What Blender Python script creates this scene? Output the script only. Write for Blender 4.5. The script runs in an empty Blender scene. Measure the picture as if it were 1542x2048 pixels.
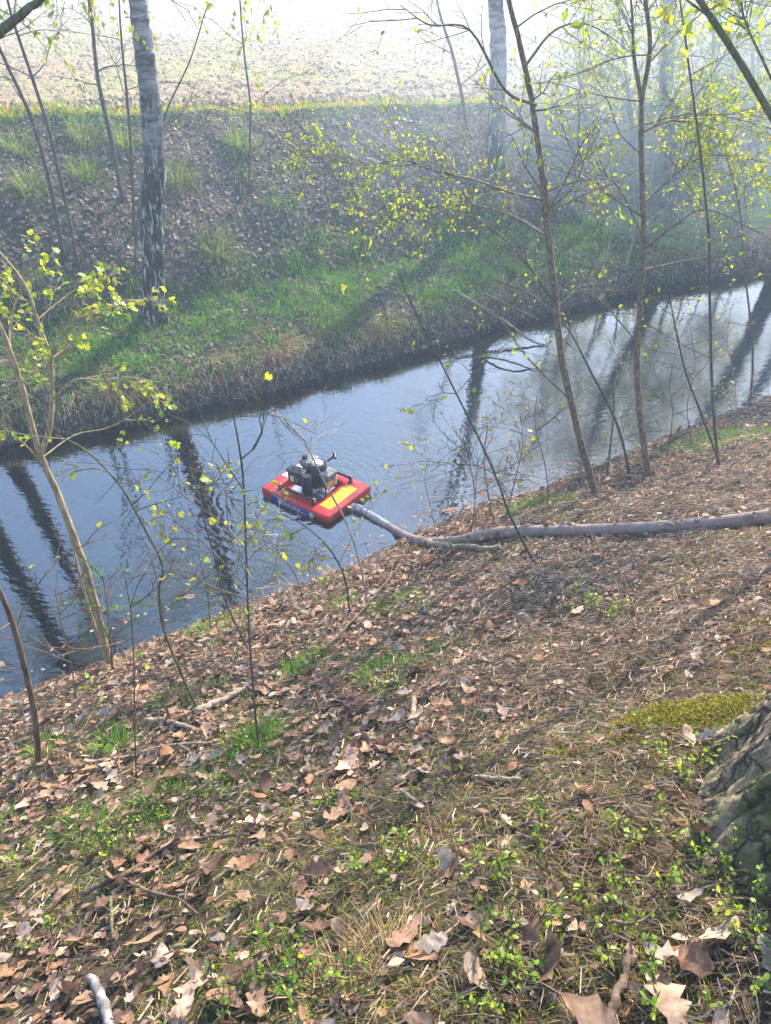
import bpy, math, random
import numpy as np
from mathutils import Vector, Matrix

# ------------------------------------------------------------------ camera, sky, sun
C = bpy.context.scene.collection
SC = bpy.context.scene
FPX, PITCH, EYE = 1547.0, math.radians(35.5), 4.1
cam_d = bpy.data.cameras.new('camera'); cam = bpy.data.objects.new('camera', cam_d); C.objects.link(cam)
cam_d.sensor_fit = 'VERTICAL'; cam_d.sensor_height = 24.0; cam_d.lens = 24.0*FPX/2048.0
cam_d.clip_start = 0.05; cam_d.clip_end = 2000
cam.location = (0, 0, EYE); cam.rotation_euler = (math.radians(90)-PITCH, 0, 0)
SC.camera = cam
SUN_AZ, SUN_EL = math.radians(28), math.radians(33)        # azimuth clockwise from +Y
world = bpy.data.worlds.new('World'); SC.world = world; world.use_nodes = True
wn = world.node_tree.nodes; bg = wn['Background']
sky = wn.new('ShaderNodeTexSky'); sky.sky_type = 'NISHITA'; sky.sun_disc = False
sky.sun_elevation = SUN_EL; sky.sun_rotation = SUN_AZ; sky.dust_density = .7; sky.air_density = 1.3; sky.ozone_density = 2.6
world.node_tree.links.new(sky.outputs[0], bg.inputs[0]); bg.inputs[1].default_value = 0.15
sd = bpy.data.lights.new('sun', 'SUN'); sun = bpy.data.objects.new('sun', sd); C.objects.link(sun)
sd.energy = 5.0; sd.angle = math.radians(0.6); sd.color = (1.0, 0.89, 0.73)
sdir = Vector((math.sin(SUN_AZ)*math.cos(SUN_EL), math.cos(SUN_AZ)*math.cos(SUN_EL), math.sin(SUN_EL)))
sun.rotation_euler = sdir.to_track_quat('Z', 'Y').to_euler(); sun.location = (10, 20, 20)
SC.view_settings.view_transform = 'Standard'; SC.view_settings.look = 'None'
SC.view_settings.gamma = 1.0; SC.view_settings.use_curve_mapping = False
SC.view_settings.exposure = 1.65
SC.cycles.max_bounces = 8; SC.cycles.transparent_max_bounces = 16
SC.cycles.volume_bounces = 1; SC.cycles.caustics_reflective = False; SC.cycles.caustics_refractive = False
HAZE_DENSITY = 0.0085

# ------------------------------------------------------------------ maths helpers
def ray(px, py):
    x = (px-771)/FPX; y = -(py-1024)/FPX
    return np.array([x, math.cos(PITCH)+y*math.sin(PITCH), -math.sin(PITCH)+y*math.cos(PITCH)])
def P(px, py, Y):
    d = ray(px, py); return np.array([0, 0, EYE]) + d*(Y/d[1])
def vnoise(x, y, seed=0):
    xi = np.floor(x); yi = np.floor(y); fx = x-xi; fy = y-yi
    fx = fx*fx*(3-2*fx); fy = fy*fy*(3-2*fy)
    def h(a, b):
        s = np.sin(a*127.1+b*311.7+seed*74.7)*43758.5453
        return s-np.floor(s)
    return (h(xi, yi)*(1-fx)+h(xi+1, yi)*fx)*(1-fy)+(h(xi, yi+1)*(1-fx)+h(xi+1, yi+1)*fx)*fy
def fbm(x, y, o=4, seed=0):
    r = 0; a = .5; 
    for i in range(o):
        r = r+a*(vnoise(x, y, seed+i)-.5); x = x*2.03+5.1; y = y*2.03+1.7; a *= .5
    return r
TH = math.radians(31.0); EU = (math.cos(TH), math.sin(TH)); EV = (-math.sin(TH), math.cos(TH))
def uv(x, y): return x*EU[0]+y*EU[1], x*EV[0]+y*EV[1]
def xy(u, v): return u*EU[0]+v*EV[0], u*EU[1]+v*EV[1]
def vn(u): return np.interp(u, [-60,-2,-.43,.3,1.48,2.2,2.8,3.7,4.2,5,6,8,12,60], [4.4,4.3,4.34,4.34,4.36,4.36,4.42,4.52,4.40,4.45,4.5,4.54,4.5,4.4]) + .06*fbm(u*2.2, u*0+3, 3, 5)
def vf(u): return np.interp(u, [-60,-3,0,.6,2.3,3.1,5,7,9,12,16,60], [8.1,8.1,8.03,7.9,7.76,7.72,7.82,7.92,7.95,7.62,7.6,7.6]) + .12*fbm(u*1.8, u*0+9, 3, 8)
def vc(u): return 12.5-.12*(np.clip(u, -6, 18)-1.5) + .35*fbm(u*.7, u*0, 3, 12)
def zc(u): return 2.4-.04*(np.clip(u, -4, 18)-1.5) + .12*fbm(u*.9, u*0+4, 3, 14)
_dn = np.linspace(-1, 12, 261)
_zn = np.interp(_dn, [-1,-.45,-.1,0,.12,.35,.7,1.5,2.5,3.5,4.4,6,9,12], [-.55,-.42,-.12,0,.16,.33,.52,.98,1.5,2.1,2.5,2.8,3.0,3.05])
_zn = np.convolve(np.pad(_zn, 2, mode='edge'), [.1,.2,.4,.2,.1], 'valid')
_df = np.linspace(-1, 1.6, 105)
_zf = np.interp(_df, [-1,-.4,-.06,0,.08,.25,.6,1.1,1.6], [-.55,-.42,-.1,0,.2,.34,.44,.52,.62])
_zf = np.convolve(np.pad(_zf, 1, mode='edge'), [.25,.5,.25], 'valid')
def height(x, y):
    x = np.asarray(x, float); y = np.asarray(y, float)
    u, v = uv(x, y); a = vn(u); b = vf(u); c = vc(u); zz = zc(u)
    near = np.interp(a-v, _dn, _zn)
    m = np.clip((a-v)/.8, 0, 1)
    near = near + m*(.16*fbm(x*1.1, y*1.1, 4, 21) + .05*fbm(x*6, y*6, 3, 30))
    near = near + np.clip((1.2-(a-v))/1.2, 0, 1)*np.clip((a-v)/.15, 0, 1)*.12*fbm(x*3, y*3, 3, 33)
    d = v-b
    lo = np.interp(d, _df, _zf)
    t = np.clip((d-1.6)/np.maximum(c-b-1.6, .1), 0, 1)
    t2 = t**.92
    hi = .62+(zz-.62)*(t2+.10*np.sin(np.pi*t2))
    far = np.where(d < 1.6, lo, hi) + np.clip(d/.3, 0, 1)*(.22*fbm(x*1.0, y*1.0, 4, 41)+.07*fbm(x*5, y*5, 3, 44))
    fd = np.clip((v-c)/.6, 0, 1)
    far = far + fd*(-.05) + fd*np.where(v-c > 3, 1, np.clip((v-c)/3, 0, 1))*0
    mid = (a+b)/2
    return np.where(v < mid, near, far)
def ground_hit(px, py):
    d = ray(px, py); ts = np.linspace(.3, 80, 8000)/max(d[1], .05)
    if d[1] <= .05: ts = np.linspace(.5, 10, 4000)
    X = d[0]*ts; Y = d[1]*ts; Z = EYE+d[2]*ts
    g = np.maximum(height(X, Y), -9)
    i = np.argmax(Z < g)
    if Z[i] >= g[i]: i = len(ts)-1
    return np.array([X[i], Y[i], g[i]])
def gz(x, y): return float(height(np.array([x]), np.array([y]))[0])
def gnormal(x, y):
    e = .03; dx = (height(x+e, y)-height(x-e, y))/(2*e); dy = (height(x, y+e)-height(x, y-e))/(2*e)
    n = np.stack([-dx, -dy, np.ones_like(dx)], -1); return n/np.linalg.norm(n, axis=-1, keepdims=True)

# ------------------------------------------------------------------ mesh builder
class MB:
    def __init__(s): s.v = []; s.f = []; s.c = []; s.n = 0
    def add(s, v, f, c=None):
        v = np.asarray(v, float).reshape(-1, 3); f = np.asarray(f, int).reshape(-1, 3)
        s.v.append(v); s.f.append(f+s.n)
        if c is None: c = (1, 1, 1)
        c = np.asarray(c, float)
        s.c.append(np.broadcast_to(c, (len(v), 3)) if c.ndim == 1 else c)
        s.n += len(v)
    def mesh(s, name, mat, smooth=True, origin=None):
        v = np.concatenate(s.v) if s.v else np.zeros((0, 3)); f = np.concatenate(s.f) if s.f else np.zeros((0, 3), int)
        if origin is not None: v = v-np.asarray(origin)
        return raw_mesh(name, v, f, np.concatenate(s.c) if s.c else None, mat, smooth)
    def build(s, name, mat, parent=None, smooth=True, origin=None, kind=None):
        me = s.mesh(name, mat, smooth, origin)
        o = bpy.data.objects.new(name, me); C.objects.link(o)
        if origin is not None: o.location = origin
        if parent: o.parent = parent; o.matrix_parent_inverse = Matrix.Identity(4)
        if kind: o['kind'] = kind
        return o
def raw_mesh(name, v, f, c, mat, smooth=True):
    me = bpy.data.meshes.new(name); k = f.shape[1] if len(f) else 3
    me.vertices.add(len(v)); me.vertices.foreach_set('co', np.ascontiguousarray(v, np.float32).ravel())
    me.loops.add(len(f)*k); me.loops.foreach_set('vertex_index', f.astype(np.int32).ravel())
    me.polygons.add(len(f)); me.polygons.foreach_set('loop_start', np.arange(0, len(f)*k, k, dtype=np.int32))
    me.polygons.foreach_set('use_smooth', np.full(len(f), smooth))
    if c is not None and len(c):
        at = me.attributes.new('tint', 'FLOAT_COLOR', 'POINT')
        cc = np.ones((len(v), 4), np.float32); cc[:, :3] = c; at.data.foreach_set('color', cc.ravel())
    me.update(calc_edges=True); me.validate()
    if mat: me.materials.append(mat)
    return me
def catmull(pts, n=4):
    pts = np.asarray(pts, float)
    if len(pts) < 3: return np.array([pts[0]+(pts[-1]-pts[0])*t for t in np.linspace(0, 1, n+1)])
    q = np.vstack([2*pts[0]-pts[1], pts, 2*pts[-1]-pts[-2]]); out = []
    for i in range(1, len(q)-2):
        for t in np.linspace(0, 1, n, endpoint=False):
            a, b, c, d = q[i-1], q[i], q[i+1], q[i+2]
            out.append(.5*((2*b)+(-a+c)*t+(2*a-5*b+4*c-d)*t*t+(-a+3*b-3*c+d)*t**3))
    out.append(pts[-1]); return np.array(out)
def tube(mb, pts, rad, k=6, col=None, cap=True, rough=0, rng=None):
    pts = np.asarray(pts, float); n = len(pts); rad = np.broadcast_to(np.asarray(rad, float), (n,))
    t = np.gradient(pts, axis=0); t /= np.linalg.norm(t, axis=1, keepdims=True)+1e-9
    m = t.mean(0); ref = np.eye(3)[np.argmin(np.abs(m))]
    a = np.cross(t, ref); a /= np.linalg.norm(a, axis=1, keepdims=True)+1e-9; b = np.cross(t, a)
    ang = np.linspace(0, 2*np.pi, k, endpoint=False)
    R = rad[:, None]*np.ones(k)
    if rough and rng is not None: R = R*(1+rough*rng.uniform(-1, 1, R.shape))
    v = pts[:, None]+R[..., None]*(np.cos(ang)[None, :, None]*a[:, None]+np.sin(ang)[None, :, None]*b[:, None])
    i = np.arange(n-1)[:, None]*k; j = np.arange(k)[None]; j2 = (j+1) % k
    f = np.stack([np.stack([i+j, i+j2, i+k+j2], -1), np.stack([i+j, i+k+j2, i+k+j], -1)], 2).reshape(-1, 3)
    v = v.reshape(-1, 3)
    if cap:
        v = np.vstack([v, pts[0], pts[-1]]); c0, c1 = n*k, n*k+1; jj = np.arange(k)
        f = np.vstack([f, np.stack([np.full(k, c0), (jj+1) % k, jj], -1), np.stack([np.full(k, c1), (n-1)*k+jj, (n-1)*k+(jj+1) % k], -1)])
    mb.add(v, f, col)
def frames(rng, N, nrm, tilt=.35):
    """random rotation matrices whose third axis is near nrm"""
    z = nrm+rng.normal(0, tilt, (N, 3)); z /= np.linalg.norm(z, axis=1, keepdims=True)
    r = rng.normal(0, 1, (N, 3)); x = np.cross(r, z); x /= np.linalg.norm(x, axis=1, keepdims=True)
    return np.stack([x, np.cross(z, x), z], 2)
def place(mb, tv, tf, pos, R, s, col, vvar=0):
    N = len(pos); s = np.asarray(s)
    s = s[:, None, None] if s.ndim == 1 else s[:, None, :]
    V = np.einsum('nij,nkj->nki', R, tv[None]*s)+pos[:, None]
    F = tf[None]+(np.arange(N)*len(tv))[:, None, None]
    cv = np.repeat(col, len(tv), 0)
    if vvar: cv = np.clip(cv*(1+VR.normal(0, vvar, (len(cv), 1))), .004, .9)
    mb.add(V.reshape(-1, 3), F.reshape(-1, 3), cv)
VR = np.random.default_rng(99)
def blades(mb, rng, pos, length, width, col, lean=.5, az=None, curve=.6, nrm=None):
    N = len(pos); az = rng.uniform(0, 2*np.pi, N) if az is None else az
    L = length; le = np.abs(rng.normal(lean, .25, N))
    d = np.stack([np.cos(az), np.sin(az), np.zeros(N)], 1); sde = np.stack([-np.sin(az), np.cos(az), np.zeros(N)], 1)
    up = np.array([0, 0, 1.])
    def pt(t):
        a = le*(1+curve*t*2)
        return pos+(L*t)[:, None]*(np.sin(a)[:, None]*d+np.cos(a)[:, None]*up)
    w = width
    m = pt(np.full(N, .55)); tp = pt(np.full(N, 1.))
    rt = rng.uniform(-1, 1, N)[:, None]; sw = sde+.6*rt*d
    V = np.stack([pos-sw*w[:, None]/2, pos+sw*w[:, None]/2, m+sw*w[:, None]*.4, m-sw*w[:, None]*.4, tp], 1)
    F = np.array([[0, 1, 2], [0, 2, 3], [3, 2, 4]])[None]+(np.arange(N)*5)[:, None, None]
    mb.add(V.reshape(-1, 3), F.reshape(-1, 3), np.repeat(col, 5, 0))
def pal(rng, N, cols, var=.18):
    cols = np.array(cols, float); i = rng.integers(0, len(cols), N)
    return np.clip(cols[i]*(1+rng.normal(0, var, (N, 1))), .004, .9)

# ------------------------------------------------------------------ materials
def mat(name):
    m = bpy.data.materials.new(name); m.use_nodes = True; nt = m.node_tree
    for n in list(nt.nodes): nt.nodes.remove(n)
    return m, nt, nt.nodes.new, nt.links.new
def ramp(nt, fac, stops):
    r = nt.nodes.new('ShaderNodeValToRGB'); nt.links.new(fac, r.inputs[0]); e = r.color_ramp.elements
    while len(e) < len(stops): e.new(.5)
    for q, (p, c) in zip(e, stops): q.position = p; q.color = (*c, 1)
    return r.outputs[0]
def noise(nt, scale, detail=5, rough=.6, vec=None, dist=0):
    n = nt.nodes.new('ShaderNodeTexNoise'); n.inputs['Scale'].default_value = scale; n.inputs['Detail'].default_value = detail
    n.inputs['Roughness'].default_value = rough; n.inputs['Distortion'].default_value = dist
    if vec is None:
        g = nt.nodes.new('ShaderNodeNewGeometry'); vec = g.outputs['Position']
    nt.links.new(vec, n.inputs['Vector']); return n.outputs[0]
def stretch(nt, s, obj=True):
    t = nt.nodes.new('ShaderNodeNewGeometry'); mp = nt.nodes.new('ShaderNodeMapping'); mp.inputs['Scale'].default_value = s
    nt.links.new(t.outputs['Position'], mp.inputs[0]); return mp.outputs[0]
def mixc(nt, fac, a, b, mode='MIX'):
    m = nt.nodes.new('ShaderNodeMix'); m.data_type = 'RGBA'; m.blend_type = mode
    for sock, val in ((m.inputs['Factor'], fac), (m.inputs['A'], a), (m.inputs['B'], b)):
        pass
    A = [i for i in m.inputs if i.name == 'A' and i.type == 'RGBA'][0]; B = [i for i in m.inputs if i.name == 'B' and i.type == 'RGBA'][0]
    F = [i for i in m.inputs if i.name == 'Factor' and i.type == 'VALUE'][0]
    for s, v in ((F, fac), (A, a), (B, b)):
        if isinstance(v, bpy.types.NodeSocket): nt.links.new(v, s)
        elif s is F: s.default_value = v
        else: s.default_value = (*v, 1)
    return [o for o in m.outputs if o.type == 'RGBA'][0]
def principled(nt, col, rough=.8, bump=None, bs=.3, bd=.01, metal=0, spec=.3):
    p = nt.nodes.new('ShaderNodeBsdfPrincipled'); o = nt.nodes.new('ShaderNodeOutputMaterial')
    if isinstance(col, bpy.types.NodeSocket): nt.links.new(col, p.inputs['Base Color'])
    else: p.inputs['Base Color'].default_value = (*col, 1)
    if isinstance(rough, bpy.types.NodeSocket): nt.links.new(rough, p.inputs['Roughness'])
    else: p.inputs['Roughness'].default_value = rough
    p.inputs['Metallic'].default_value = metal; p.inputs['Specular IOR Level'].default_value = spec
    if bump is not None:
        b = nt.nodes.new('ShaderNodeBump'); b.inputs['Strength'].default_value = bs; b.inputs['Distance'].default_value = bd
        nt.links.new(bump, b.inputs['Height']); nt.links.new(b.outputs[0], p.inputs['Normal'])
    nt.links.new(p.outputs[0], o.inputs[0]); return p
def tint(nt):
    a = nt.nodes.new('ShaderNodeAttribute'); a.attribute_name = 'tint'; return a.outputs['Color']
def m_simple(name, c1, c2, scale=20, rough=.7, bs=.3, bd=.004, metal=0, spec=.4, lo=.35, hi=.65):
    m, nt, N, L = mat(name); n = noise(nt, scale, 6, .6)
    principled(nt, ramp(nt, n, [(lo, c1), (hi, c2)]), rough, noise(nt, scale*3, 4), bs, bd, metal, spec); return m
def m_leafy(name, trans=.45, rough=.6, gloss=.04, transcol=None):
    m, nt, N, L = mat(name); c = mixc(nt, .55, tint(nt), ramp(nt, noise(nt, 75, 5, .7), [(.3, (.35, .33, .3)), (.7, (1.5, 1.5, 1.5))]), 'MULTIPLY')
    d = N('ShaderNodeBsdfDiffuse'); t = N('ShaderNodeBsdfTranslucent'); g = N('ShaderNodeBsdfGlossy'); g.inputs['Roughness'].default_value = .45
    L(c, d.inputs[0]); tc = c if transcol is None else mixc(nt, 1, c, transcol, 'MULTIPLY'); L(tc, t.inputs[0])
    a = N('ShaderNodeMixShader'); a.inputs[0].default_value = trans; L(d.outputs[0], a.inputs[1]); L(t.outputs[0], a.inputs[2])
    b = N('ShaderNodeMixShader'); b.inputs[0].default_value = gloss; L(a.outputs[0], b.inputs[1]); L(g.outputs[0], b.inputs[2])
    o = N('ShaderNodeOutputMaterial'); L(b.outputs[0], o.inputs[0]); return m
M = {}
M['deadleaf'] = m_leafy('dead_leaf_material', .2, gloss=.012)
M['needle'] = m_leafy('needle_material', .16, gloss=.008)
M['straw'] = m_leafy('straw_material', .45, gloss=.01)
M['green'] = m_leafy('fresh_leaf_material', .5, transcol=(1.5, 1.35, .5))
M['grass'] = m_leafy('grass_material', .35, gloss=.008, transcol=(1.2, 1.2, .6))
# soils
m, nt, N, L = mat('forest_soil')
principled(nt, mixc(nt, ramp(nt, noise(nt, 1.6, 3), [(.4, (0, 0, 0)), (.62, (1, 1, 1))]), ramp(nt, noise(nt, 45, 8, .75), [(.3, (.02, .013, .009)), (.5, (.075, .047, .03)), (.72, (.2, .135, .09))]),
    ramp(nt, noise(nt, 60, 8, .75), [(.3, (.02, .017, .009)), (.5, (.06, .055, .022)), (.72, (.15, .12, .05))])), .95, noise(nt, 90, 8, .8), .8, .012); M['soil'] = m
m, nt, N, L = mat('far_bank_soil')
principled(nt, mixc(nt, ramp(nt, noise(nt, .9, 4), [(.42, (0, 0, 0)), (.6, (1, 1, 1))]), ramp(nt, noise(nt, 22, 8, .8), [(.3, (.02, .016, .014)), (.5, (.075, .06, .052)), (.7, (.24, .19, .165))]),
    ramp(nt, noise(nt, 25, 8, .8), [(.3, (.02, .025, .012)), (.5, (.05, .062, .026)), (.72, (.15, .15, .08))])), .95, noise(nt, 40, 8, .8), 1, .03); M['farsoil'] = m
m, nt, N, L = mat('ploughed_earth')
c = mixc(nt, ramp(nt, noise(nt, .35, 4, .6), [(.44, (0, 0, 0)), (.66, (.7, .7, .7))]), ramp(nt, noise(nt, 9, 8, .8), [(.3, (.14, .09, .06)), (.5, (.38, .27, .17)), (.68, (.62, .48, .33))]),
    ramp(nt, noise(nt, 12, 8, .8), [(.3, (.14, .15, .04)), (.5, (.34, .36, .09)), (.7, (.56, .52, .22))]))
principled(nt, c, .95, noise(nt, 14, 8, .8), 1, .06); M['field'] = m
m, nt, N, L = mat('stream_bed_mud')
principled(nt, ramp(nt, noise(nt, 5, 7, .7), [(.3, (.04, .045, .022)), (.5, (.12, .105, .05)), (.7, (.28, .22, .12))]), .9, noise(nt, 30, 5), .5, .02); M['bed'] = m
# water: reflective surface over a tinted see-through body
m, nt, N, L = mat('creek_water')
fr = N('ShaderNodeFresnel'); fr.inputs[0].default_value = 2.35
gl = N('ShaderNodeBsdfGlossy'); gl.inputs['Roughness'].default_value = .015; gl.inputs[0].default_value = (.90, .93, 1, 1)
tr = N('ShaderNodeBsdfTransparent'); tr.inputs[0].default_value = (.50, .56, .46, 1)
mx = N('ShaderNodeMixShader'); L(fr.outputs[0], mx.inputs[0]); L(tr.outputs[0], mx.inputs[1]); L(gl.outputs[0], mx.inputs[2])
geo = N('ShaderNodeNewGeometry'); PUMP = (-.62, 6.02)
sub = N('ShaderNodeVectorMath'); sub.operation = 'SUBTRACT'; L(geo.outputs['Position'], sub.inputs[0]); sub.inputs[1].default_value = (PUMP[0]-.1, PUMP[1]+.15, 0)
wl = N('ShaderNodeVectorMath'); wl.operation = 'LENGTH'; L(sub.outputs[0], wl.inputs[0])
def math_(op, a, b=None):
    n = N('ShaderNodeMath'); n.operation = op
    for s, v in zip(n.inputs, (a, b)):
        if v is None: continue
        if isinstance(v, bpy.types.NodeSocket): L(v, s)
        else: s.default_value = v
    return n.outputs[0]
ring = math_('SINE', math_('MULTIPLY', math_('ADD', wl.outputs['Value'], math_('MULTIPLY', noise(nt, 2.2, 3), .5)), 62))
fall = math_('POWER', 2.718, math_('MULTIPLY', wl.outputs['Value'], -1.5))
ring = math_('MULTIPLY', math_('MULTIPLY', ring, fall), .0016)
small = math_('MULTIPLY', noise(nt, 1, 3, .5, stretch(nt, (9, 16, 1))), .0016)
big = math_('MULTIPLY', noise(nt, 1.3, 2, .5), .005)
hsum = math_('ADD', math_('ADD', ring, small), big)
bp = N('ShaderNodeBump'); bp.inputs['Strength'].default_value = 1; bp.inputs['Distance'].default_value = 1.0
L(hsum, bp.inputs['Height']); L(bp.outputs[0], gl.inputs['Normal']); L(bp.outputs[0], fr.inputs['Normal'])
om = N('ShaderNodeOutputMaterial'); L(mx.outputs[0], om.inputs[0]); M['water'] = m
# barks
def bark(name, a, b, c, sc=(60, 60, 12), bd=.006):
    m, nt, N, L = mat(name); n = noise(nt, 1, 7, .7, stretch(nt, sc))
    principled(nt, ramp(nt, n, [(.3, a), (.5, b), (.7, c)]), .85, n, .7, bd); return m
M['bark_grey'] = bark('grey_bark', (.035, .03, .026), (.10, .085, .07), (.2, .17, .14))
M['bark_tan'] = bark('tan_bark', (.12, .085, .045), (.38, .28, .16), (.60, .49, .31))
M['bark_brown'] = bark('brown_bark', (.05, .03, .022), (.16, .10, .07), (.30, .2, .14))
M['bark_green'] = bark('olive_bark', (.04, .045, .02), (.11, .11, .05), (.24, .22, .12))
M['bark_dark'] = bark('dark_twig_bark', (.02, .016, .015), (.055, .045, .042), (.13, .11, .10))
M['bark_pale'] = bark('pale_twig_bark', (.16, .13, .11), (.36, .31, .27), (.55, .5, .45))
M['bark_sap'] = bark('speckled_sapling_bark', (.045, .035, .025), (.17, .135, .095), (.40, .33, .25), (70, 70, 28))
m, nt, N, L = mat('birch_bark')
geo = N('ShaderNodeNewGeometry'); sep = N('ShaderNodeSeparateXYZ'); L(geo.outputs['Position'], sep.inputs[0])
low = ramp(nt, noise(nt, 1, 5, .65, stretch(nt, (26, 26, 4.5)), .6), [(.50, (.022, .02, .019)), (.545, (.10, .09, .085)), (.58, (.50, .48, .45))])
up = ramp(nt, noise(nt, 1, 5, .6, stretch(nt, (3.5, 3.5, 11)), .4), [(.40, (.05, .045, .042)), (.49, (.22, .20, .19)), (.60, (.46, .43, .40))])
mr = N('ShaderNodeMapRange'); mr.inputs[1].default_value = 2.7; mr.inputs[2].default_value = 3.9; L(math_('ADD', sep.outputs[2], math_('MULTIPLY', noise(nt, 3, 3), 1.2)), mr.inputs[0])
principled(nt, mixc(nt, mr.outputs[0], low, up), .8, noise(nt, 1, 6, .7, stretch(nt, (30, 30, 8))), .9, .015); M['birch'] = m
m, nt, N, L = mat('pine_bark')
vo = N('ShaderNodeTexVoronoi'); vo.feature = 'DISTANCE_TO_EDGE'; vo.inputs['Scale'].default_value = 1
nz = N('ShaderNodeTexNoise'); nz.inputs['Scale'].default_value = 3.2; nz.inputs['Detail'].default_value = 6
g2 = N('ShaderNodeNewGeometry'); L(g2.outputs['Position'], nz.inputs[0])
ad = N('ShaderNodeVectorMath'); ad.operation = 'MULTIPLY_ADD'; L(nz.outputs['Color'], ad.inputs[0]); ad.inputs[1].default_value = (5.5, 5.5, 5.5); L(stretch(nt, (11, 11, 2.2)), ad.inputs[2]); L(ad.outputs[0], vo.inputs['Vector'])
plate = ramp(nt, noise(nt, 24, 8, .75), [(.3, (.085, .055, .035)), (.48, (.25, .18, .12)), (.66, (.46, .37, .27))])
plate = mixc(nt, ramp(nt, noise(nt, 5, 5, .7), [(.50, (0, 0, 0)), (.62, (1, 1, 1))]), plate, (.11, .12, .04))
pcol = mixc(nt, ramp(nt, vo.outputs[0], [(.01, (0, 0, 0)), (.09, (1, 1, 1))]), (.05, .045, .028), plate)
principled(nt, pcol, .9, mixc(nt, .25, ramp(nt, vo.outputs[0], [(0, (0, 0, 0)), (.2, (1, 1, 1))]), noise(nt, 40, 7, .75)), 1, .03); M['pine'] = m
M['log'] = m_simple('mossy_dead_wood', (.10, .08, .055), (.28, .24, .17), 22, .85, .6, .01)
M['stick'] = m_simple('bleached_wood', (.16, .11, .075), (.42, .33, .25), 28, .85, .6, .006)
M['rotwood'] = m_simple('brown_fallen_wood', (.06, .04, .028), (.22, .15, .10), 28, .85, .6, .006)
# pump materials
M['red'] = m_simple('red_painted_fibreglass', (.42, .010, .010), (.66, .02, .014), 5, .36, .15, .002, 0, .5)
M['black'] = m_simple('black_plastic', (.008, .008, .009), (.02, .02, .022), 30, .4, .2, .001)
M['cowl'] = m_simple('dark_grey_plastic', (.016, .016, .018), (.035, .035, .04), 30, .4, .2, .001)
M['tank'] = m_simple('light_grey_plastic', (.10, .095, .09), (.36, .34, .32), 25, .3, .2, .001)
M['steel'] = m_simple('dull_steel', (.3, .3, .32), (.6, .6, .62), 40, .35, .4, .002, .85)
M['brass'] = m_simple('brass_fitting', (.5, .38, .12), (.7, .55, .2), 40, .3, .2, .001, .9)
M['yellow'] = m_simple('yellow_sticker', (.78, .50, .015), (.88, .62, .03), 8, .4, .05, .001)
M['orange'] = m_simple('orange_print', (.72, .22, .02), (.8, .3, .02), 12, .4, .05, .001)
M['blue'] = m_simple('blue_sticker', (.02, .025, .22), (.03, .04, .30), 8, .35, .05, .001)
M['white'] = m_simple('white_print', (.62, .62, .64), (.78, .78, .8), 14, .4, .05, .001)
M['tape'] = m_simple('fluorescent_cap', (.62, .66, .42), (.75, .78, .6), 14, .35, .05, .001)
m, nt, N, L = mat('suction_hose_rubber')
principled(nt, ramp(nt, noise(nt, 14, 7, .7), [(.3, (.17, .125, .11)), (.5, (.26, .195, .175)), (.7, (.35, .275, .25))]), .55, noise(nt, 120, 4), .5, .003, 0, .4); M['hose'] = m
M['hose_pale'] = m_simple('pale_suction_tube', (.30, .27, .26), (.50, .46, .44), 30, .45, .3, .002)
m, nt, N, L = mat('moss')
principled(nt, ramp(nt, noise(nt, 55, 7, .75), [(.3, (.03, .034, .006)), (.5, (.14, .135, .015)), (.7, (.30, .26, .03))]), .95, noise(nt, 160, 6, .8), 1, .012); M['moss'] = m

# ------------------------------------------------------------------ things
def tag(o, label=None, cat=None, group=None, kind=None):
    if label: o['label'] = label
    if cat: o['category'] = cat
    if group: o['group'] = group
    if kind: o['kind'] = kind
    return o
def thing(name, label, cat, loc=(0, 0, 0), group=None, rotz=0):
    o = bpy.data.objects.new(name, None); C.objects.link(o); o.location = loc; o.rotation_euler = (0, 0, rotz); o.empty_display_size = .1
    return tag(o, label, cat, group)
class Sub:
    """world-space builder for parts of a thing whose empty stands at loc"""
    def __init__(s, root): s.root = root; s.loc = np.array(root.location)
    def part(s, mb, name, m, kind=None, smooth=True, parent=None, label=None):
        me = mb.mesh(name, m, smooth, s.loc); o = bpy.data.objects.new(name, me); C.objects.link(o); o.parent = parent or s.root
        if kind: o['kind'] = kind
        if label: o['label'] = label
        return o

# ------------------------------------------------------------------ ground, stream, field
def grid_uv(us, rows, name, m, parent=None):
    """rows: function(u)-> array (nu, nv) of v values"""
    V = rows(us); U = np.repeat(us[:, None], V.shape[1], 1); x, y = xy(U, V); z = height(x, y)
    return x, y, z
def grid_mesh(name, x, y, z, m, kind='structure'):
    nu, nv = x.shape; idx = np.arange(nu*nv).reshape(nu, nv)
    f = np.stack([idx[:-1, :-1], idx[1:, :-1], idx[1:, 1:], idx[:-1, 1:]], -1).reshape(-1, 4)
    me = raw_mesh(name, np.stack([x, y, z], -1).reshape(-1, 3), f, None, m); o = bpy.data.objects.new(name, me); C.objects.link(o)
    if kind: o['kind'] = kind
    return o
us = np.concatenate([np.linspace(-300, -14, 14)[:-1], np.linspace(-14, -4, 40)[:-1], np.linspace(-4, 9, 370)[:-1], np.linspace(9, 18, 130)[:-1], np.linspace(18, 60, 60)[:-1], np.linspace(60, 300, 12)])
dn = np.concatenate([np.linspace(-.3, 5.2, 160)[:-1], np.linspace(5.2, 12, 60)[:-1], np.linspace(12, 300, 12)])
x, y, z = grid_uv(us, lambda u: vn(u)[:, None]-dn[None], '', None); near_bank = grid_mesh('ground', x, y, z, M['soil'])
tb = np.linspace(0, 1, 30); x, y, z = grid_uv(us, lambda u: (vn(u)+.3)[:, None]*(1-tb)+(vf(u)-.3)[:, None]*tb, '', None)
z = z + .04*fbm(x*2, y*2, 4, 77); grid_mesh('stream_bed', x, y, z, M['bed'])
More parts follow.
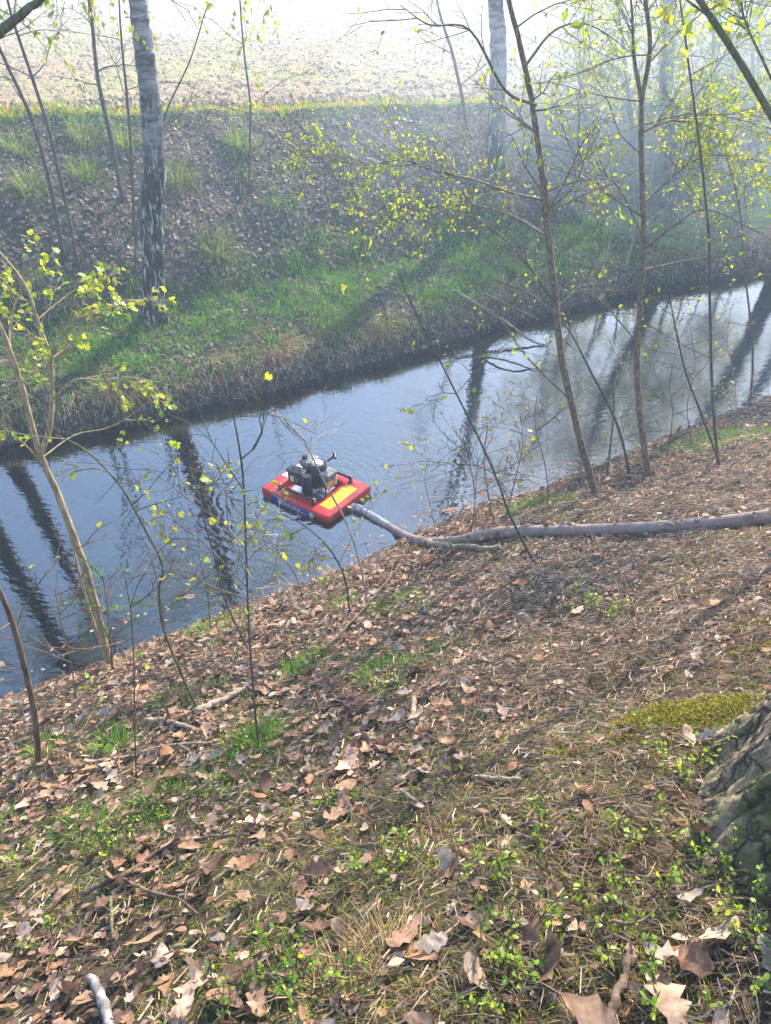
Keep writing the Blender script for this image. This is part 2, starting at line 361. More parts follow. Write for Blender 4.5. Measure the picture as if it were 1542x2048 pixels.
tf_ = np.linspace(0, 1, 150); x, y, z = grid_uv(us, lambda u: (vf(u)-.3)[:, None]*(1-tf_)+(vc(u)+.3)[:, None]*tf_, '', None); grid_mesh('far_bank', x, y, z, M['farsoil'])
ff = np.concatenate([np.linspace(.3, 14, 260)[:-1], np.linspace(14, 45, 200)[:-1], np.linspace(45, 900, 30)])
x, y, z = grid_uv(us, lambda u: vc(u)[:, None]+ff[None], '', None)
dd = ff[None]; k = np.clip((dd-.8)/1.0, 0, 1)*np.clip((70-dd)/30, 0, 1)
z = z+k*(.11*np.abs(fbm(x*3.2, y*3.2, 4, 55))+.05*vnoise(x*9, y*9, 3)+.05*vnoise(x*2.1, y*2.1, 9))
grid_mesh('field', x, y, z, M['field'])
wu = np.array([-300, -30, 0, 30, 300.]); V = np.array([3.9, 5.5, 7, 8.4]); U, VV = np.meshgrid(wu, V, indexing='ij'); x, y = xy(U, VV)
grid_mesh('water', x, y, x*0, M['water'])

# ------------------------------------------------------------------ ground cover on the near bank
# leaf outlines (x along the leaf)
def oak_leaf(seed, lobes=4):
    r = np.random.default_rng(seed); top = []
    xs = np.linspace(-.5, .5, 2*lobes+1)
    for i, xx in enumerate(xs):
        w = .30*math.sin(math.pi*min(1, max(0, (xx+.52)/1.06))**1.2)+.03
        w *= 1.0 if i % 2 else .62
        top.append((xx+r.uniform(-.02, .02), w*(1+r.uniform(-.12, .12))))
    n = len(top)
    mid = [(a, 0) for a, _ in top]; V = []; c1, c2, tw = r.uniform(-1.2, 1.6), r.uniform(-.3, 1.6), r.uniform(-.8, .8)
    for a, w in [(a, w) for a, w in top]+mid+[(a, -w*(1+r.uniform(-.1, .1))) for a, w in top]:
        V.append((a, w, c1*a*a*.6+c2*w*w*1.6+tw*a*w+r.uniform(-.045, .045)))
    F = []
    for i in range(n-1):
        for q in (0, n): F += [(q+i, q+n+i, q+n+i+1), (q+i, q+n+i+1, q+i+1)]
    return np.array(V), np.array(F)
def oval_leaf(seed):
    r = np.random.default_rng(seed); V = []; c1, c2 = r.uniform(-.8, 1.2), r.uniform(0, 1.5)
    xs = [-.5, -.2, .15, .5]; ws = [.0, .3, .27, 0]
    pts = [(-.5, 0), (-.25, .25), (.12, .3), (.5, 0), (.12, -.3), (-.25, -.25), (0, 0)]
    V = [(a, b, c1*a*a*.5+c2*b*b) for a, b in pts]; F = [(6, i, (i+1) % 6) for i in range(6)]
    return np.array(V), np.array(F)
OAK = [oak_leaf(i, 3+i % 2) for i in range(8)]; OVAL = [oval_leaf(i) for i in range(5)]
def in_view(x, y, z, mg=180):
    cx = x; cy = y*math.cos(PITCH)-(z-EYE)*math.sin(PITCH); 
    upc = y*math.sin(PITCH)+(z-EYE)*math.cos(PITCH); cy = np.maximum(cy, .05)
    px = 771+FPX*cx/cy; py = 1024-FPX*upc/cy
    return (px > -mg) & (px < 1542+mg) & (py > -mg) & (py < 2048+mg*1.6), px, py
def scatter(rng, n, umin, umax, vmin, vmax, mg=180):
    u = rng.uniform(umin, umax, n); v = rng.uniform(vmin, vmax, n); x, y = xy(u, v); z = height(x, y)
    ok, px, py = in_view(x, y, z, mg); return x[ok], y[ok], z[ok]
def patch(x, y, f, seed, lo, hi): return np.clip((fbm(x*f, y*f, 3, seed)+.5-lo)/(hi-lo), 0, 1)
# where needles rule (right, the trodden path) and where leaves rule (left)
def needle_zone(x, y):
    u, v = uv(x, y); d = vn(u)-v
    return np.clip((x-.15+.25*(y-2.2)*0+.9*fbm(x*1.3, y*1.3, 3, 91)+.25)/.9, 0, 1)*np.clip((d-.4)/.8, 0, 1)
LEAFC = [(.36, .22, .145), (.42, .28, .20), (.26, .145, .095), (.47, .34, .255), (.19, .11, .08), (.38, .21, .12), (.42, .33, .27), (.14, .085, .065), (.34, .20, .14), (.26, .16, .12)]
GZ = [tuple(ground_hit(a, b_)[:2])+(r_,) for a, b_, r_ in [(850, 1680, .42), (700, 1850, .35), (980, 1800, .35), (330, 1620, .36), (430, 1560, .25), (520, 1980, .25), (60, 1760, .25), (1150, 1500, .2), (1120, 1950, .2), (220, 1700, .28), (1350, 1640, .2), (560, 1760, .2), (780, 1330, .25), (500, 1480, .2), (130, 1500, .25), (1380, 1900, .3)]]
def green_zone(x, y): return sum(np.exp(-((x-a)**2+(y-b_)**2)/(r_*r_)) for a, b_, r_ in GZ)*(.35+.9*patch(x, y, 5, 68, .35, .6))
rng = np.random.default_rng(11)
mb = MB(); tot = 0
bigs = []
x, y, z = scatter(rng, 150000, -5, 11, -1.5, 4.75, 200)
u, v = uv(x, y); d = vn(u)-v
nz = needle_zone(x, y); dens = 1-.82*nz; dens *= np.where(d < .0, np.where((u > 1.6) & (u < 6) & (d > -.3), .22, .04), 1); 
mossz = patch(x, y, 1.1, 61, .42, .62)*np.clip((d-2.6)/.8, 0, 1); dens *= 1-.55*mossz; dens *= 1-.55*np.clip(green_zone(x, y), 0, 1)
keep = rng.uniform(0, 1, len(x)) < dens*.85*np.clip(.45+.9*patch(x, y, 2.6, 67, .35, .6), 0, 1)
x, y, z, d = x[keep], y[keep], z[keep], d[keep]
nrm = gnormal(x, y); dist = np.sqrt(x*x+y*y+(EYE-z)**2)
order = np.argsort(dist); x, y, z, d, nrm, dist = [q[order] for q in (x, y, z, d, nrm, dist)]
big_ = rng.uniform(0, 1, len(x)) < (.10+.34*np.clip((2.5-dist)/.6, 0, 1)*(patch(x, y, 2.2, 66, .4, .6)))
size = np.where(big_, rng.uniform(.06, .105, len(x))*np.where(dist < 2.05, 1.3, 1), rng.uniform(.02, .05, len(x)))
z = np.where(d < 0, .001, z+rng.uniform(.003, .03, len(x)))
nrm = np.where((d < 0)[:, None], np.array([0, 0, 1.]), nrm)
R = frames(rng, len(x), nrm, np.where(d < 0, .02, .36)[:, None]); col = pal(rng, len(x), LEAFC, .2); pos = np.stack([x, y, z], 1)
vis, _, _ = in_view(x, y, z, -10)
single = np.where(vis & (size > .058))[0][:260]
sel = np.ones(len(x), bool); sel[single] = False
lm = {}
for t, (tv, tfc) in enumerate(OAK):
    for q in range(3):
        mm = MB(); mm.add(tv, tfc, np.clip(np.array(LEAFC[(t+q*3) % 10])*(1+VR.normal(0, .25, (len(tv), 1))), .01, .9)); lm[t, q] = mm.mesh('dead_leaf', M['deadleaf'], True)
for n, i in enumerate(single):
    o = bpy.data.objects.new('dead_leaf', lm[n % 8, (n//8) % 3]); C.objects.link(o); o.parent = near_bank
    Rm = Matrix(R[i].tolist()).to_4x4(); o.matrix_basis = Matrix.Translation(pos[i]+np.array([0, 0, .008]))@Rm@Matrix.Scale(size[i]*1.12, 4)
idx = np.where(sel)[0]; kind = np.where(size[idx] < .046, rng.integers(8, 13, len(idx)), rng.integers(0, 8, len(idx)))
for t in range(13):
    tv, tfc = OAK[t] if t < 8 else OVAL[t-8]; q = idx[kind == t]
    place(mb, tv, tfc, pos[q], R[q], np.stack([size[q], size[q], size[q]*np.where(d[q] < 0, .15, 1)], 1), col[q], .22)
tag(mb.build('leaf_litter', M['deadleaf']), kind='stuff')
# needles
mb = MB(); rng = np.random.default_rng(12); x, y, z = scatter(rng, 620000, -5, 11, -1.5, 4.5, 160)
nz = needle_zone(x, y); dist = np.sqrt(x*x+y*y+(EYE-z)**2)
keep = rng.uniform(0, 1, len(x)) < (.28+.72*nz)*np.clip(3.2/dist, .35, 1); x, y, z, dist = x[keep], y[keep], z[keep], dist[keep]; N_ = len(x)
tv = np.array([(-.5, -.5, 0), (.5, -.35, 0), (.5, .35, .02), (-.5, .5, .02)]); tfc = np.array([(0, 1, 2), (0, 2, 3)])
Ls = rng.uniform(.025, .06, N_); W = rng.uniform(.0011, .0019, N_)*np.clip(dist/2.6, 1, 2)
R = frames(rng, N_, gnormal(x, y), .22)
NC = [(.44, .29, .19), (.34, .22, .14), (.56, .42, .31), (.17, .12, .09), (.62, .50, .40), (.40, .30, .23)]
place(mb, tv, tfc, np.stack([x, y, z+rng.uniform(.002, .022, N_)], 1), R, np.stack([Ls, W, np.full(N_, .2)], 1), pal(rng, N_, NC, .25))
tag(mb.build('needle_litter', M['needle'], smooth=False), kind='stuff')
# low moss and sprigs
GC = [(.15, .24, .025), (.24, .30, .03), (.11, .20, .025), (.32, .34, .04), (.36, .30, .08), (.42, .32, .16)]
mb = MB(); rng = np.random.default_rng(13); x, y, z = scatter(rng, 380000, -3, 6, -1.5, 4.4, 140)
u, v = uv(x, y); d = vn(u)-v
mz = patch(x, y, 1.3, 61, .40, .60)*np.clip((d-2.5)/.9, 0, 1)+.9*patch(x, y, 1.6, 65, .62, .72)*np.clip((d-.2)/.3, 0, 1)+.03
mz = np.clip(mz+green_zone(x, y)*1.5, 0, 1.8)
keep = rng.uniform(0, 1, len(x)) < mz*1.0; x, y, z = x[keep], y[keep], z[keep]; N_ = len(x)
blades(mb, rng, np.stack([x, y, z], 1), rng.uniform(.012, .07, N_), rng.uniform(.0014, .0027, N_), pal(rng, N_, GC, .25), lean=.85)
tag(mb.build('moss_and_grass', M['grass'], smooth=False), kind='stuff')
mb = MB(); x, y, z = scatter(rng, 45000, -4, 8, -1.5, 4.5, 200); keep = rng.uniform(0, 1, len(x)) < .06+.45*patch(x, y, .9, 71, .5, .65); x, y, z = x[keep], y[keep], z[keep]; N_ = len(x)
blades(mb, rng, np.stack([x, y, z], 1), rng.uniform(.05, .16, N_), rng.uniform(.0015, .0025, N_), pal(rng, N_, [(.42, .32, .2), (.3, .2, .12), (.5, .42, .3)], .2), lean=.95, curve=.35)
tag(mb.build('dry_grass_litter', M['straw'], smooth=False), kind='stuff')

# ------------------------------------------------------------------ far bank cover
rng = np.random.default_rng(21); mb = MB(); x, y, z = scatter(rng, 90000, -3, 22, 7.7, 13.3, 160)
u, v = uv(x, y); t = (v-vf(u))
keep = rng.uniform(0, 1, len(x)) < (.55+.45*np.clip((t-1.4)/1, 0, 1))*.62; x, y, z = x[keep], y[keep], z[keep]; N_ = len(x)
kind = rng.integers(0, 5, N_); R = frames(rng, N_, gnormal(x, y), .3); col = pal(rng, N_, [(.27, .205, .175), (.19, .14, .125), (.35, .28, .25), (.12, .09, .08), (.26, .18, .13)], .22)
s = rng.uniform(.035, .085, N_); pos = np.stack([x, y, z+.012], 1)
for q in range(5):
    k = kind == q; place(mb, *OVAL[q], pos[k], R[k], s[k], col[k], .2)
tag(mb.build('far_bank_leaves', M['deadleaf']), kind='stuff')
mb = MB(); x, y, z = scatter(rng, 430000, -3.5, 22, 7.7, 13.6, 120); u, v = uv(x, y); t = v-vf(u); tc = vc(u)-v
gd = np.clip((t+.02)/.2, .0, 1)*np.where(t < .4, .75, 1)*np.clip((2.1+1.3*fbm(x*.9, y*.9, 3, 88)-t)/.5, 0, 1)*(.3+1.0*patch(x, y, 1.8, 82, .30, .52))
gd2 = .7*patch(x, y, 1.6, 83, .55, .68)*np.clip((t-1.5)/.4, 0, 1)*np.clip((1.5-x)/3, .15, 1)*.8
gd3 = np.clip((.45-np.abs(tc+.1))/.3, 0, 1)*.55
gdt = np.clip(gd+gd2+gd3+.02, 0, 1); keep = rng.uniform(0, 1, len(x)) < gdt*.95; x, y, z = x[keep], y[keep], z[keep]; N_ = len(x)
dk = patch(x, y, 3, 84, .45, .6)[:, None]
g = pal(rng, N_, [(.12, .33, .03), (.18, .40, .04), (.09, .26, .03), (.26, .42, .06)], .22); g = g*(1-dk*.3)+np.array([.16, .14, .08])*dk*.3
clump = (.6+.9*patch(x, y, 4.5, 85, .4, .7))
blades(mb, rng, np.stack([x, y, z-.01], 1), rng.uniform(.05, .17, N_)*clump, rng.uniform(.005, .010, N_), g, lean=.55)
tag(mb.build('far_bank_grass', M['grass'], smooth=False), kind='stuff')
mb = MB(); x, y, z = scatter(rng, 260000, -3.5, 22, 7.6, 13.6, 140); u, v = uv(x, y); t = v-vf(u)
dd = np.clip((t+.05)/.12, 0, 1)*np.clip((.62-t+.9*fbm(x*1.5, y*1.5, 2, 89))/.35, 0, 1)*.85+.20*np.clip((t-1.2)/.5, 0, 1)*(.2+1.1*patch(x, y, 1.7, 86, .45, .65))+.22*np.clip((.5-np.abs(vc(u)-v))/.3, 0, 1)
keep = rng.uniform(0, 1, len(x)) < dd; x, y, z, t = x[keep], y[keep], z[keep], t[keep]; N_ = len(x)
az = math.atan2(-EV[1], -EV[0])+rng.normal(0, .6, N_)
blades(mb, rng, np.stack([x, y, z+.01], 1), rng.uniform(.06, .20, N_)*np.where(t < .7, 1, .8), rng.uniform(.004, .007, N_), pal(rng, N_, [(.66, .50, .33), (.50, .36, .22), (.74, .60, .43), (.42, .27, .17)], .2), lean=1.0, az=az, curve=.5)
tag(mb.build('far_bank_dry_grass', M['straw'], smooth=False), kind='stuff')
# field: sprouts and clods
mb = MB(); rng = np.random.default_rng(23); N0 = 150000
u = rng.uniform(-12, 40, N0); dv = rng.uniform(0, 1, N0)**1.7*34; v = vc(u)+dv; x, y = xy(u, v); z = height(x, y)
ok, _, _ = in_view(x, y, z, 120); pr = (.12+.75*np.clip((1.6-dv)/1.2, 0, 1)+.28*patch(x, y*1.6, .45, 93, .50, .66)); ok &= rng.uniform(0, 1, N0) < pr
x, y, z, dv = x[ok], y[ok], z[ok], dv[ok]; N_ = len(x)
gold = (dv < 1.0+.6*fbm(x*.6, y*.6, 2, 4)+.25*(x > -4))[:, None]*rng.uniform(.3, 1, (N_, 1))
g = pal(rng, N_, [(.28, .36, .06), (.38, .42, .09), (.2, .28, .05)], .2)*(1-gold)+np.array([.75, .50, .05])*gold
blades(mb, rng, np.stack([x, y, z], 1), rng.uniform(.06, .17, N_), rng.uniform(.012, .022, N_)*np.clip(dv/8, .7, 2), g, lean=.5)
tag(mb.build('field_sprouts', M['grass'], smooth=False), kind='stuff')
ico = np.array([(0, 0, 1), (.9, 0, .1), (.2, .8, 0), (-.8, .4, .1), (-.6, -.7, 0), (.4, -.9, .05)]); icof = np.array([(0, 1, 2), (0, 2, 3), (0, 3, 4), (0, 4, 5), (0, 5, 1)])
mb = MB(); N0 = 90000; u = rng.uniform(-12, 40, N0); dv = .9+rng.uniform(0, 1, N0)**1.5*30; v = vc(u)+dv; x, y = xy(u, v); z = height(x, y)+.03
ok, _, _ = in_view(x, y, z, 120); x, y, z = x[ok], y[ok], z[ok]; N_ = len(x); s = rng.uniform(.02, .075, N_)
place(mb, ico, icof, np.stack([x, y, z], 1), frames(rng, N_, np.array([0, 0, 1.]), .2), s, pal(rng, N_, [(.48, .35, .22), (.58, .45, .29), (.31, .22, .14), (.64, .52, .36)], .2))
tag(mb.build('field_clods', M['needle'], smooth=False), kind='stuff')

# ------------------------------------------------------------------ trees
KITE = (np.array([(0, 0, 0), (.45, .30, .04), (1, 0, -.06), (.45, -.30, .04)]), np.array([(0, 1, 2), (0, 2, 3)]))
def maple_leaf():
    pts = [(0, 0), (.12, .32), (.42, .62), (.45, .28), (.78, .38), (1.0, 0), (.78, -.38), (.45, -.28), (.42, -.62), (.12, -.32)]
    V = [(a, b, .12*abs(b)-.12*a*a) for a, b in pts]+[(.35, 0, .0)]; return np.array(V), np.array([(10, i, (i+1) % 10) for i in range(10)])
MAPLE = maple_leaf()
def unit(a): return a/(np.linalg.norm(a)+1e-9)
def grow(rng, mb, leaves, p, d, L, r, lvl, droop=.0, jit=.22, nch=4, leafy=1.0, k=5):
    n = max(3, int(L/.10)) if L < .8 else 8; pts = [p]; dd = unit(d)
    for i in range(n):
        dd = unit(dd+rng.normal(0, jit, 3)*.6+np.array([0, 0, -droop])); pts.append(pts[-1]+dd*L/n)
    pts = np.array(pts); rad = np.linspace(r, max(r*.3, .0012), n+1); tube(mb, pts, rad, k if r > .006 else 4 if r > .003 else 3, cap=False)
    if lvl > 0:
        for c in range(nch):
            t = rng.uniform(.2, .98); i = min(int(t*n), n-1); q = pts[i]+(pts[i+1]-pts[i])*(t*n-i)
            a = unit(np.cross(dd, rng.normal(0, 1, 3))); nd = unit(unit(pts[i+1]-pts[i])+a*rng.uniform(.5, 1.1))
            grow(rng, mb, leaves, q, nd, L*rng.uniform(.3, .55), max(rad[i]*.6, .0014), lvl-1, droop, jit, max(2, nch-1), leafy, k)
    nl = rng.poisson(leafy*(L/.07)*(1.0 if lvl == 0 else .35))
    for c in range(nl):
        t = rng.uniform(.25, 1)*n; i = min(int(t), n-1); leaves.append((pts[i]+(pts[i+1]-pts[i])*(t-i), unit(pts[i+1]-pts[i])))
    return pts
def leaf_frames(rng, leaves, flat=.6):
    N_ = len(leaves); pos = np.array([l[0] for l in leaves]); td = np.array([l[1] for l in leaves])
    x = td*.5+rng.normal(0, .6, (N_, 3))+np.array([0, 0, -.25]); x /= np.linalg.norm(x, axis=1, keepdims=True)
    z = np.array([0, 0, 1.])+rng.normal(0, flat, (N_, 3)); y = np.cross(z, x); y /= np.linalg.norm(y, axis=1, keepdims=True)+1e-9
    return pos, np.stack([x, y, np.cross(x, y)], 2)
YG = [(.38, .43, .05), (.30, .41, .06), (.46, .48, .07), (.22, .35, .05)]
GR = [(.22, .38, .05), (.16, .30, .04), (.32, .46, .06)]
def foliage(sub, rng, leaves, size, cols, tpl=KITE, name='foliage', mt='green'):
    if not leaves: return
    mb = MB(); pos, R = leaf_frames(rng, leaves); N_ = len(pos)
    place(mb, *tpl, pos, R, rng.uniform(.6, 1.2, N_)*size, pal(rng, N_, cols, .15)); sub.part(mb, name, M[mt], kind='stuff', smooth=False)
_leafmesh = {}
def leaf_parts(sub, rng, leaves, size, cols, tpl=MAPLE, key='maple', limit=300):
    for n, (l, Rm) in enumerate(zip(leaves[:limit], leaf_frames(rng, leaves)[1])):
        kk = (key, n % len(cols))
        if kk not in _leafmesh:
            mm = MB(); mm.add(tpl[0], tpl[1], cols[n % len(cols)]); _leafmesh[kk] = mm.mesh('leaf', M['green'], False)
        o = bpy.data.objects.new('leaf', _leafmesh[kk]); C.objects.link(o); o.parent = sub.root
        o.matrix_basis = Matrix.Translation(l[0]-sub.loc)@Matrix(Rm.tolist()).to_4x4()@Matrix.Scale(size*rng.uniform(.6, 1.25), 4)
def path3(px, Y0, dys=None):
    """points of a stem: pixels of the photograph pushed out to the stem's own real distance"""
    out = []
    for i, q in enumerate(px):
        dy = q[2] if len(q) > 2 else 0
        out.append(P(q[0], q[1], Y0+dy))
    return np.array(out)
def stem_tree(name, label, cat, base, px, r0, r1, mt, seed, branches=(), auto=6, blen=(.4, .9), leafy=1., lsize=.05, cols=YG, indiv=False,
              tpl=KITE, key='kite', group=None, nch=4, droop=.02, bmt=None, tmin=.3, rough=.08, lvl=2, lift=.5, flare=1.0, limit=300, jit=.22, brad=.35):
    rng = np.random.default_rng(seed); b = ground_hit(*base); root = thing(name, label, cat, tuple(b), group); sub = Sub(root)
    pts = path3(px, b[1]); pts = np.vstack([b-np.array([0, 0, .04]), pts]); pts = catmull(pts, 6)
    n = len(pts); wob = np.cumsum(rng.normal(0, r0*.09, (n, 3)), 0); wob -= np.linspace(0, 1, n)[:, None]*wob[-1]; pts = pts+wob*.6
    rad = np.linspace(r0, r1, n); rad[0] *= 1.25*flare; rad[1] *= 1.12*flare**.6; rad[2] *= flare**.3
    mb = MB(); tube(mb, pts, rad, 12 if r0 > .05 else 8, rough=rough, rng=rng); sub.part(mb, 'trunk', M[mt])
    leaves = []; bm_ = M[bmt or mt]
    for br in branches:
        bp_ = catmull(path3(br['px'], b[1]), 5); mb = MB(); nb = len(bp_)
        tube(mb, bp_, np.linspace(br.get('r', r1*.7), .0022, nb), 5, cap=False)
        for c in range(br.get('twigs', 7)):
            i = rng.integers(max(1, nb//5), nb-1); a = unit(np.cross(bp_[i+1]-bp_[i], rng.normal(0, 1, 3)))
            grow(rng, mb, leaves, bp_[i], unit(unit(bp_[i+1]-bp_[i])+a*rng.uniform(.4, .9)), rng.uniform(.5, 1)*br.get('tl', .35), .003, 1, droop, jit, 3, leafy*br.get('leafy', 1))
        sub.part(mb, 'branch', bm_)
    for c in range(auto):
        t = rng.uniform(tmin, 1); i = min(int(t*(n-1)), n-2); az = rng.uniform(0, 2*np.pi)
        dd = unit(np.array([math.cos(az), math.sin(az), lift+rng.uniform(-.2, .3)])); mb = MB()
        grow(rng, mb, leaves, pts[i], dd, rng.uniform(*blen)*(1.25-.5*t), max(rad[i]*brad, .003), lvl, droop, jit, nch, leafy)
        sub.part(mb, 'branch', bm_)
    if leaves:
        rng.shuffle(leaves)
        if indiv:
            leaf_parts(sub, rng, leaves, lsize, cols, tpl, key, limit)
            if len(leaves) > limit: foliage(sub, rng, leaves[limit:], lsize, cols, tpl)
        else: foliage(sub, rng, leaves, lsize, cols, tpl)
    return root
FB = 'thin leafless saplings on the far bank'
# birches of the far bank
stem_tree('birch_tree', 'large birch with flaking black and white bark on the far grassy bench', 'birch tree', (308, 642),
    [(308, 500), (313, 330), (305, 200), (292, 90), (278, -10), (262, -150), (235, -420), (215, -800), (200, -1500)], .138, .05, 'birch', 1, auto=40, blen=(1.2, 2.6), leafy=1.1, lsize=.065, cols=YG,
    bmt='bark_dark', tmin=.55, droop=.10, lvl=2, nch=5, flare=1.15, rough=.05, lift=.7, brad=.14)
stem_tree('birch_tree', 'grey birch rising from the hazy upper slope behind the leafy saplings', 'birch tree', (992, 350),
    [(996, 250), (1000, 130), (996, 0), (990, -180), (975, -450), (950, -900)], .15, .07, 'birch', 2, auto=30, blen=(1.2, 2.4), leafy=.5, lsize=.055,
    bmt='bark_dark', tmin=.5, droop=.08, nch=5, flare=1.25, rough=.05, lift=.6, brad=.14)
stem_tree('birch_tree', 'pale birch trunk almost lost in haze on the right of the slope', 'birch tree', (1345, 440),
    [(1340, 330), (1328, 220), (1335, 100), (1345, -40), (1350, -300), (1355, -700)], .13, .06, 'birch', 3, auto=24, blen=(1.2, 2.4), leafy=.7, lsize=.06,
    bmt='bark_dark', tmin=.4, droop=.08, nch=5, rough=.05, lift=.6, brad=.14)
tall = dict(auto=32, blen=(1.2, 2.4), leafy=1.1, lsize=.07, bmt='bark_dark', tmin=.6, droop=.08, nch=4, rough=.05, lift=.6, brad=.22)
stem_tree('alder_tree', 'dark tree on the far waterline, mirrored as the wider leaning trunk', 'tree', (1585, 470), [(1600, 300), (1610, 100), (1640, -200), (1700, -700)], .17, .07, 'bark_dark', 4, **tall)
stem_tree('alder_tree', 'second dark tree on the far waterline, mirrored as the outer trunk', 'tree', (1680, 470), [(1700, 300), (1720, 100), (1760, -200), (1830, -700)], .15, .07, 'bark_dark', 5, **tall)
stem_tree('alder_tree', 'trunk beyond the far bank bench seen only in the water, broader one', 'tree', (-150, 800), [(-190, 600), (-230, 350), (-300, 0), (-400, -500)], .15, .06, 'bark_dark', 6, **tall)
stem_tree('alder_tree', 'trunk beyond the far bank bench seen only in the water, slimmer one', 'tree', (-60, 720), [(-80, 500), (-120, 250), (-170, -100), (-230, -600)], .11, .05, 'bark_dark', 7, **tall)
# bare saplings of the far bank
for i, (lab, base, px, r) in enumerate([
    ('outermost bare sapling leaning left on the slope', (128, 520), [(95, 350), (60, 230), (10, 120), (-40, 0), (-80, -150)], .028),
    ('bare sapling behind the outermost one, crossing above the ploughed field', (155, 530), [(130, 400), (95, 250), (50, 110), (15, 0), (-10, -150)], .026),
    ('tall straight bare sapling left of the large birch', (245, 400), [(215, 250), (195, 160), (184, 60), (176, -20), (168, -200)], .032),
    ('thin crooked sapling touching the left side of the large birch', (268, 470), [(262, 300), (252, 180), (246, 120), (240, 40), (236, -40)], .02),
    ('slender bare sapling right of the large birch, in front of the field', (498, 385), [(500, 290), (500, 200), (490, 120), (481, 20), (476, -90)], .018),
    ('leaning sapling at the crest left of the grey birch', (935, 262), [(925, 200), (905, 110), (880, 30), (865, -60)], .032),
    ('faint sapling at the crest right of the grey birch', (1152, 290), [(1160, 190), (1172, 80), (1180, 0), (1186, -90)], .028),
    ('short crooked sapling low on the slope beside the large birch', (270, 560), [(272, 480), (285, 380), (330, 230), (380, 120), (415, 10)], .014)]):
    stem_tree('bare_sapling', lab, 'sapling', base, px, r, r*.4, 'bark_grey', 30+i, auto=7, blen=(.5, 1.1), leafy=.03, lsize=.05, bmt='bark_grey', group=FB, tmin=.35, lvl=2, nch=4, brad=.4)
for i in range(9):
    r_ = random.Random(i); px_ = [1160, 1215, 1250, 1390, 1430, 1470, 1505, 1190, 1300][i]; by = [470, 520, 540, 500, 480, 470, 430, 400, 380][i]; dx = r_.uniform(-60, 30)
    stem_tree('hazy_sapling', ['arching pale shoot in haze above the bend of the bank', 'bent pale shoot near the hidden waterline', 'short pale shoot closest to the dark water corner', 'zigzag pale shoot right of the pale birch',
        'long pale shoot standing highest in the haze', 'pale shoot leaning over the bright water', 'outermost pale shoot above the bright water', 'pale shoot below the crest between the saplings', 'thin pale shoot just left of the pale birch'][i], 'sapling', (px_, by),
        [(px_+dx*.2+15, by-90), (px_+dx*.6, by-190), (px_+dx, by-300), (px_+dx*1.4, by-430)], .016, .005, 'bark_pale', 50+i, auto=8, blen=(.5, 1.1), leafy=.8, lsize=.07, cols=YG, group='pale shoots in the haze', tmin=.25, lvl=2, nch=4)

for i, (lab, base, px) in enumerate([
    ('fresh leaved tree at the far crest, closest to the pale birch', (1270, 330), [(1262, 240), (1250, 130), (1235, 0), (1225, -150)]),
    ('fresh leaved tree at the far crest between pale birch and frame edge', (1400, 330), [(1410, 240), (1425, 120), (1430, 0), (1440, -160)]),
    ('fresh leaved tree at the far crest against the frame edge', (1520, 340), [(1515, 240), (1505, 120), (1500, 0), (1490, -160)])]):
    stem_tree('leafy_tree', lab, 'tree', base, px, .045, .015, 'bark_grey', 90+i, auto=30, blen=(.9, 1.8), leafy=1.1, lsize=.085, cols=[(.52, .55, .05), (.42, .50, .05), (.62, .58, .07)], group='fresh leaved trees at the far crest', tmin=.12, lvl=2, nch=6, brad=.3)
# near bank saplings
stem_tree('maple_sapling', 'forked tan maple sapling with bright young leaves at the water edge', 'sapling', (218, 1335),
    [(205, 1270), (175, 1150), (140, 1060), (112, 985), (80, 912), (50, 800), (22, 705), (-5, 640), (-60, 540)], .026, .009, 'bark_tan', 101,
    branches=[dict(px=[(80, 912), (98, 860), (104, 790), (100, 720), (75, 640), (50, 570), (0, 505), (-60, 440)], r=.017, twigs=8, tl=.32),
        dict(px=[(215, 1325, .03), (185, 1240, .04), (165, 1170, .04), (142, 1080, .03), (115, 990)], r=.015, twigs=0),
        dict(px=[(100, 720), (140, 690, .1), (190, 640, .15), (240, 600, .2), (280, 610, .25)], r=.006, twigs=6, tl=.28),
        dict(px=[(104, 800), (150, 760, .05), (200, 760, .1), (260, 755, .15), (320, 765, .2)], r=.006, twigs=6, tl=.24),
        dict(px=[(102, 740), (110, 690, -.1), (150, 640, -.1), (200, 625, -.1)], r=.006, twigs=5, tl=.26),
        dict(px=[(75, 640), (110, 610, .1), (150, 580, .2), (190, 560, .2)], r=.005, twigs=4, tl=.26),
        dict(px=[(22, 705), (20, 650, .1), (50, 560, .2), (110, 535, .2)], r=.005, twigs=4, tl=.28),
        dict(px=[(85, 915), (150, 870, .2), (230, 850, .3), (330, 780, .4)], r=.005, twigs=3, tl=.2, leafy=.2),
        dict(px=[(80, 920), (40, 880, -.2), (0, 850, -.3)], r=.006, twigs=3, tl=.3)],
    auto=0, leafy=2.5, lsize=.032, indiv=True, tpl=MAPLE, key='maple', cols=YG, group='saplings of the near bank', jit=.2)
NB = 'saplings of the near bank'
kw = dict(group=NB, tpl=MAPLE, key='maple', indiv=True)
stem_tree('young_tree', 'brown sapling leaning left beside the tan forked maple, low down', 'sapling', (75, 1530), [(68, 1440), (55, 1380), (35, 1290), (5, 1200), (-40, 1110), (-90, 1000)], .015, .008, 'bark_brown', 102, auto=4, blen=(.3, .6), leafy=.4, lsize=.027, cols=GR,
    branches=[dict(px=[(30, 1270), (50, 1210, .1), (90, 1150, .2), (130, 1110, .3), (180, 1085, .3)], r=.004, twigs=4, tl=.2, leafy=.3), dict(px=[(68, 1440), (130, 1420, .1), (180, 1380, .2), (215, 1360, .2)], r=.004, twigs=3, tl=.2)], **kw)
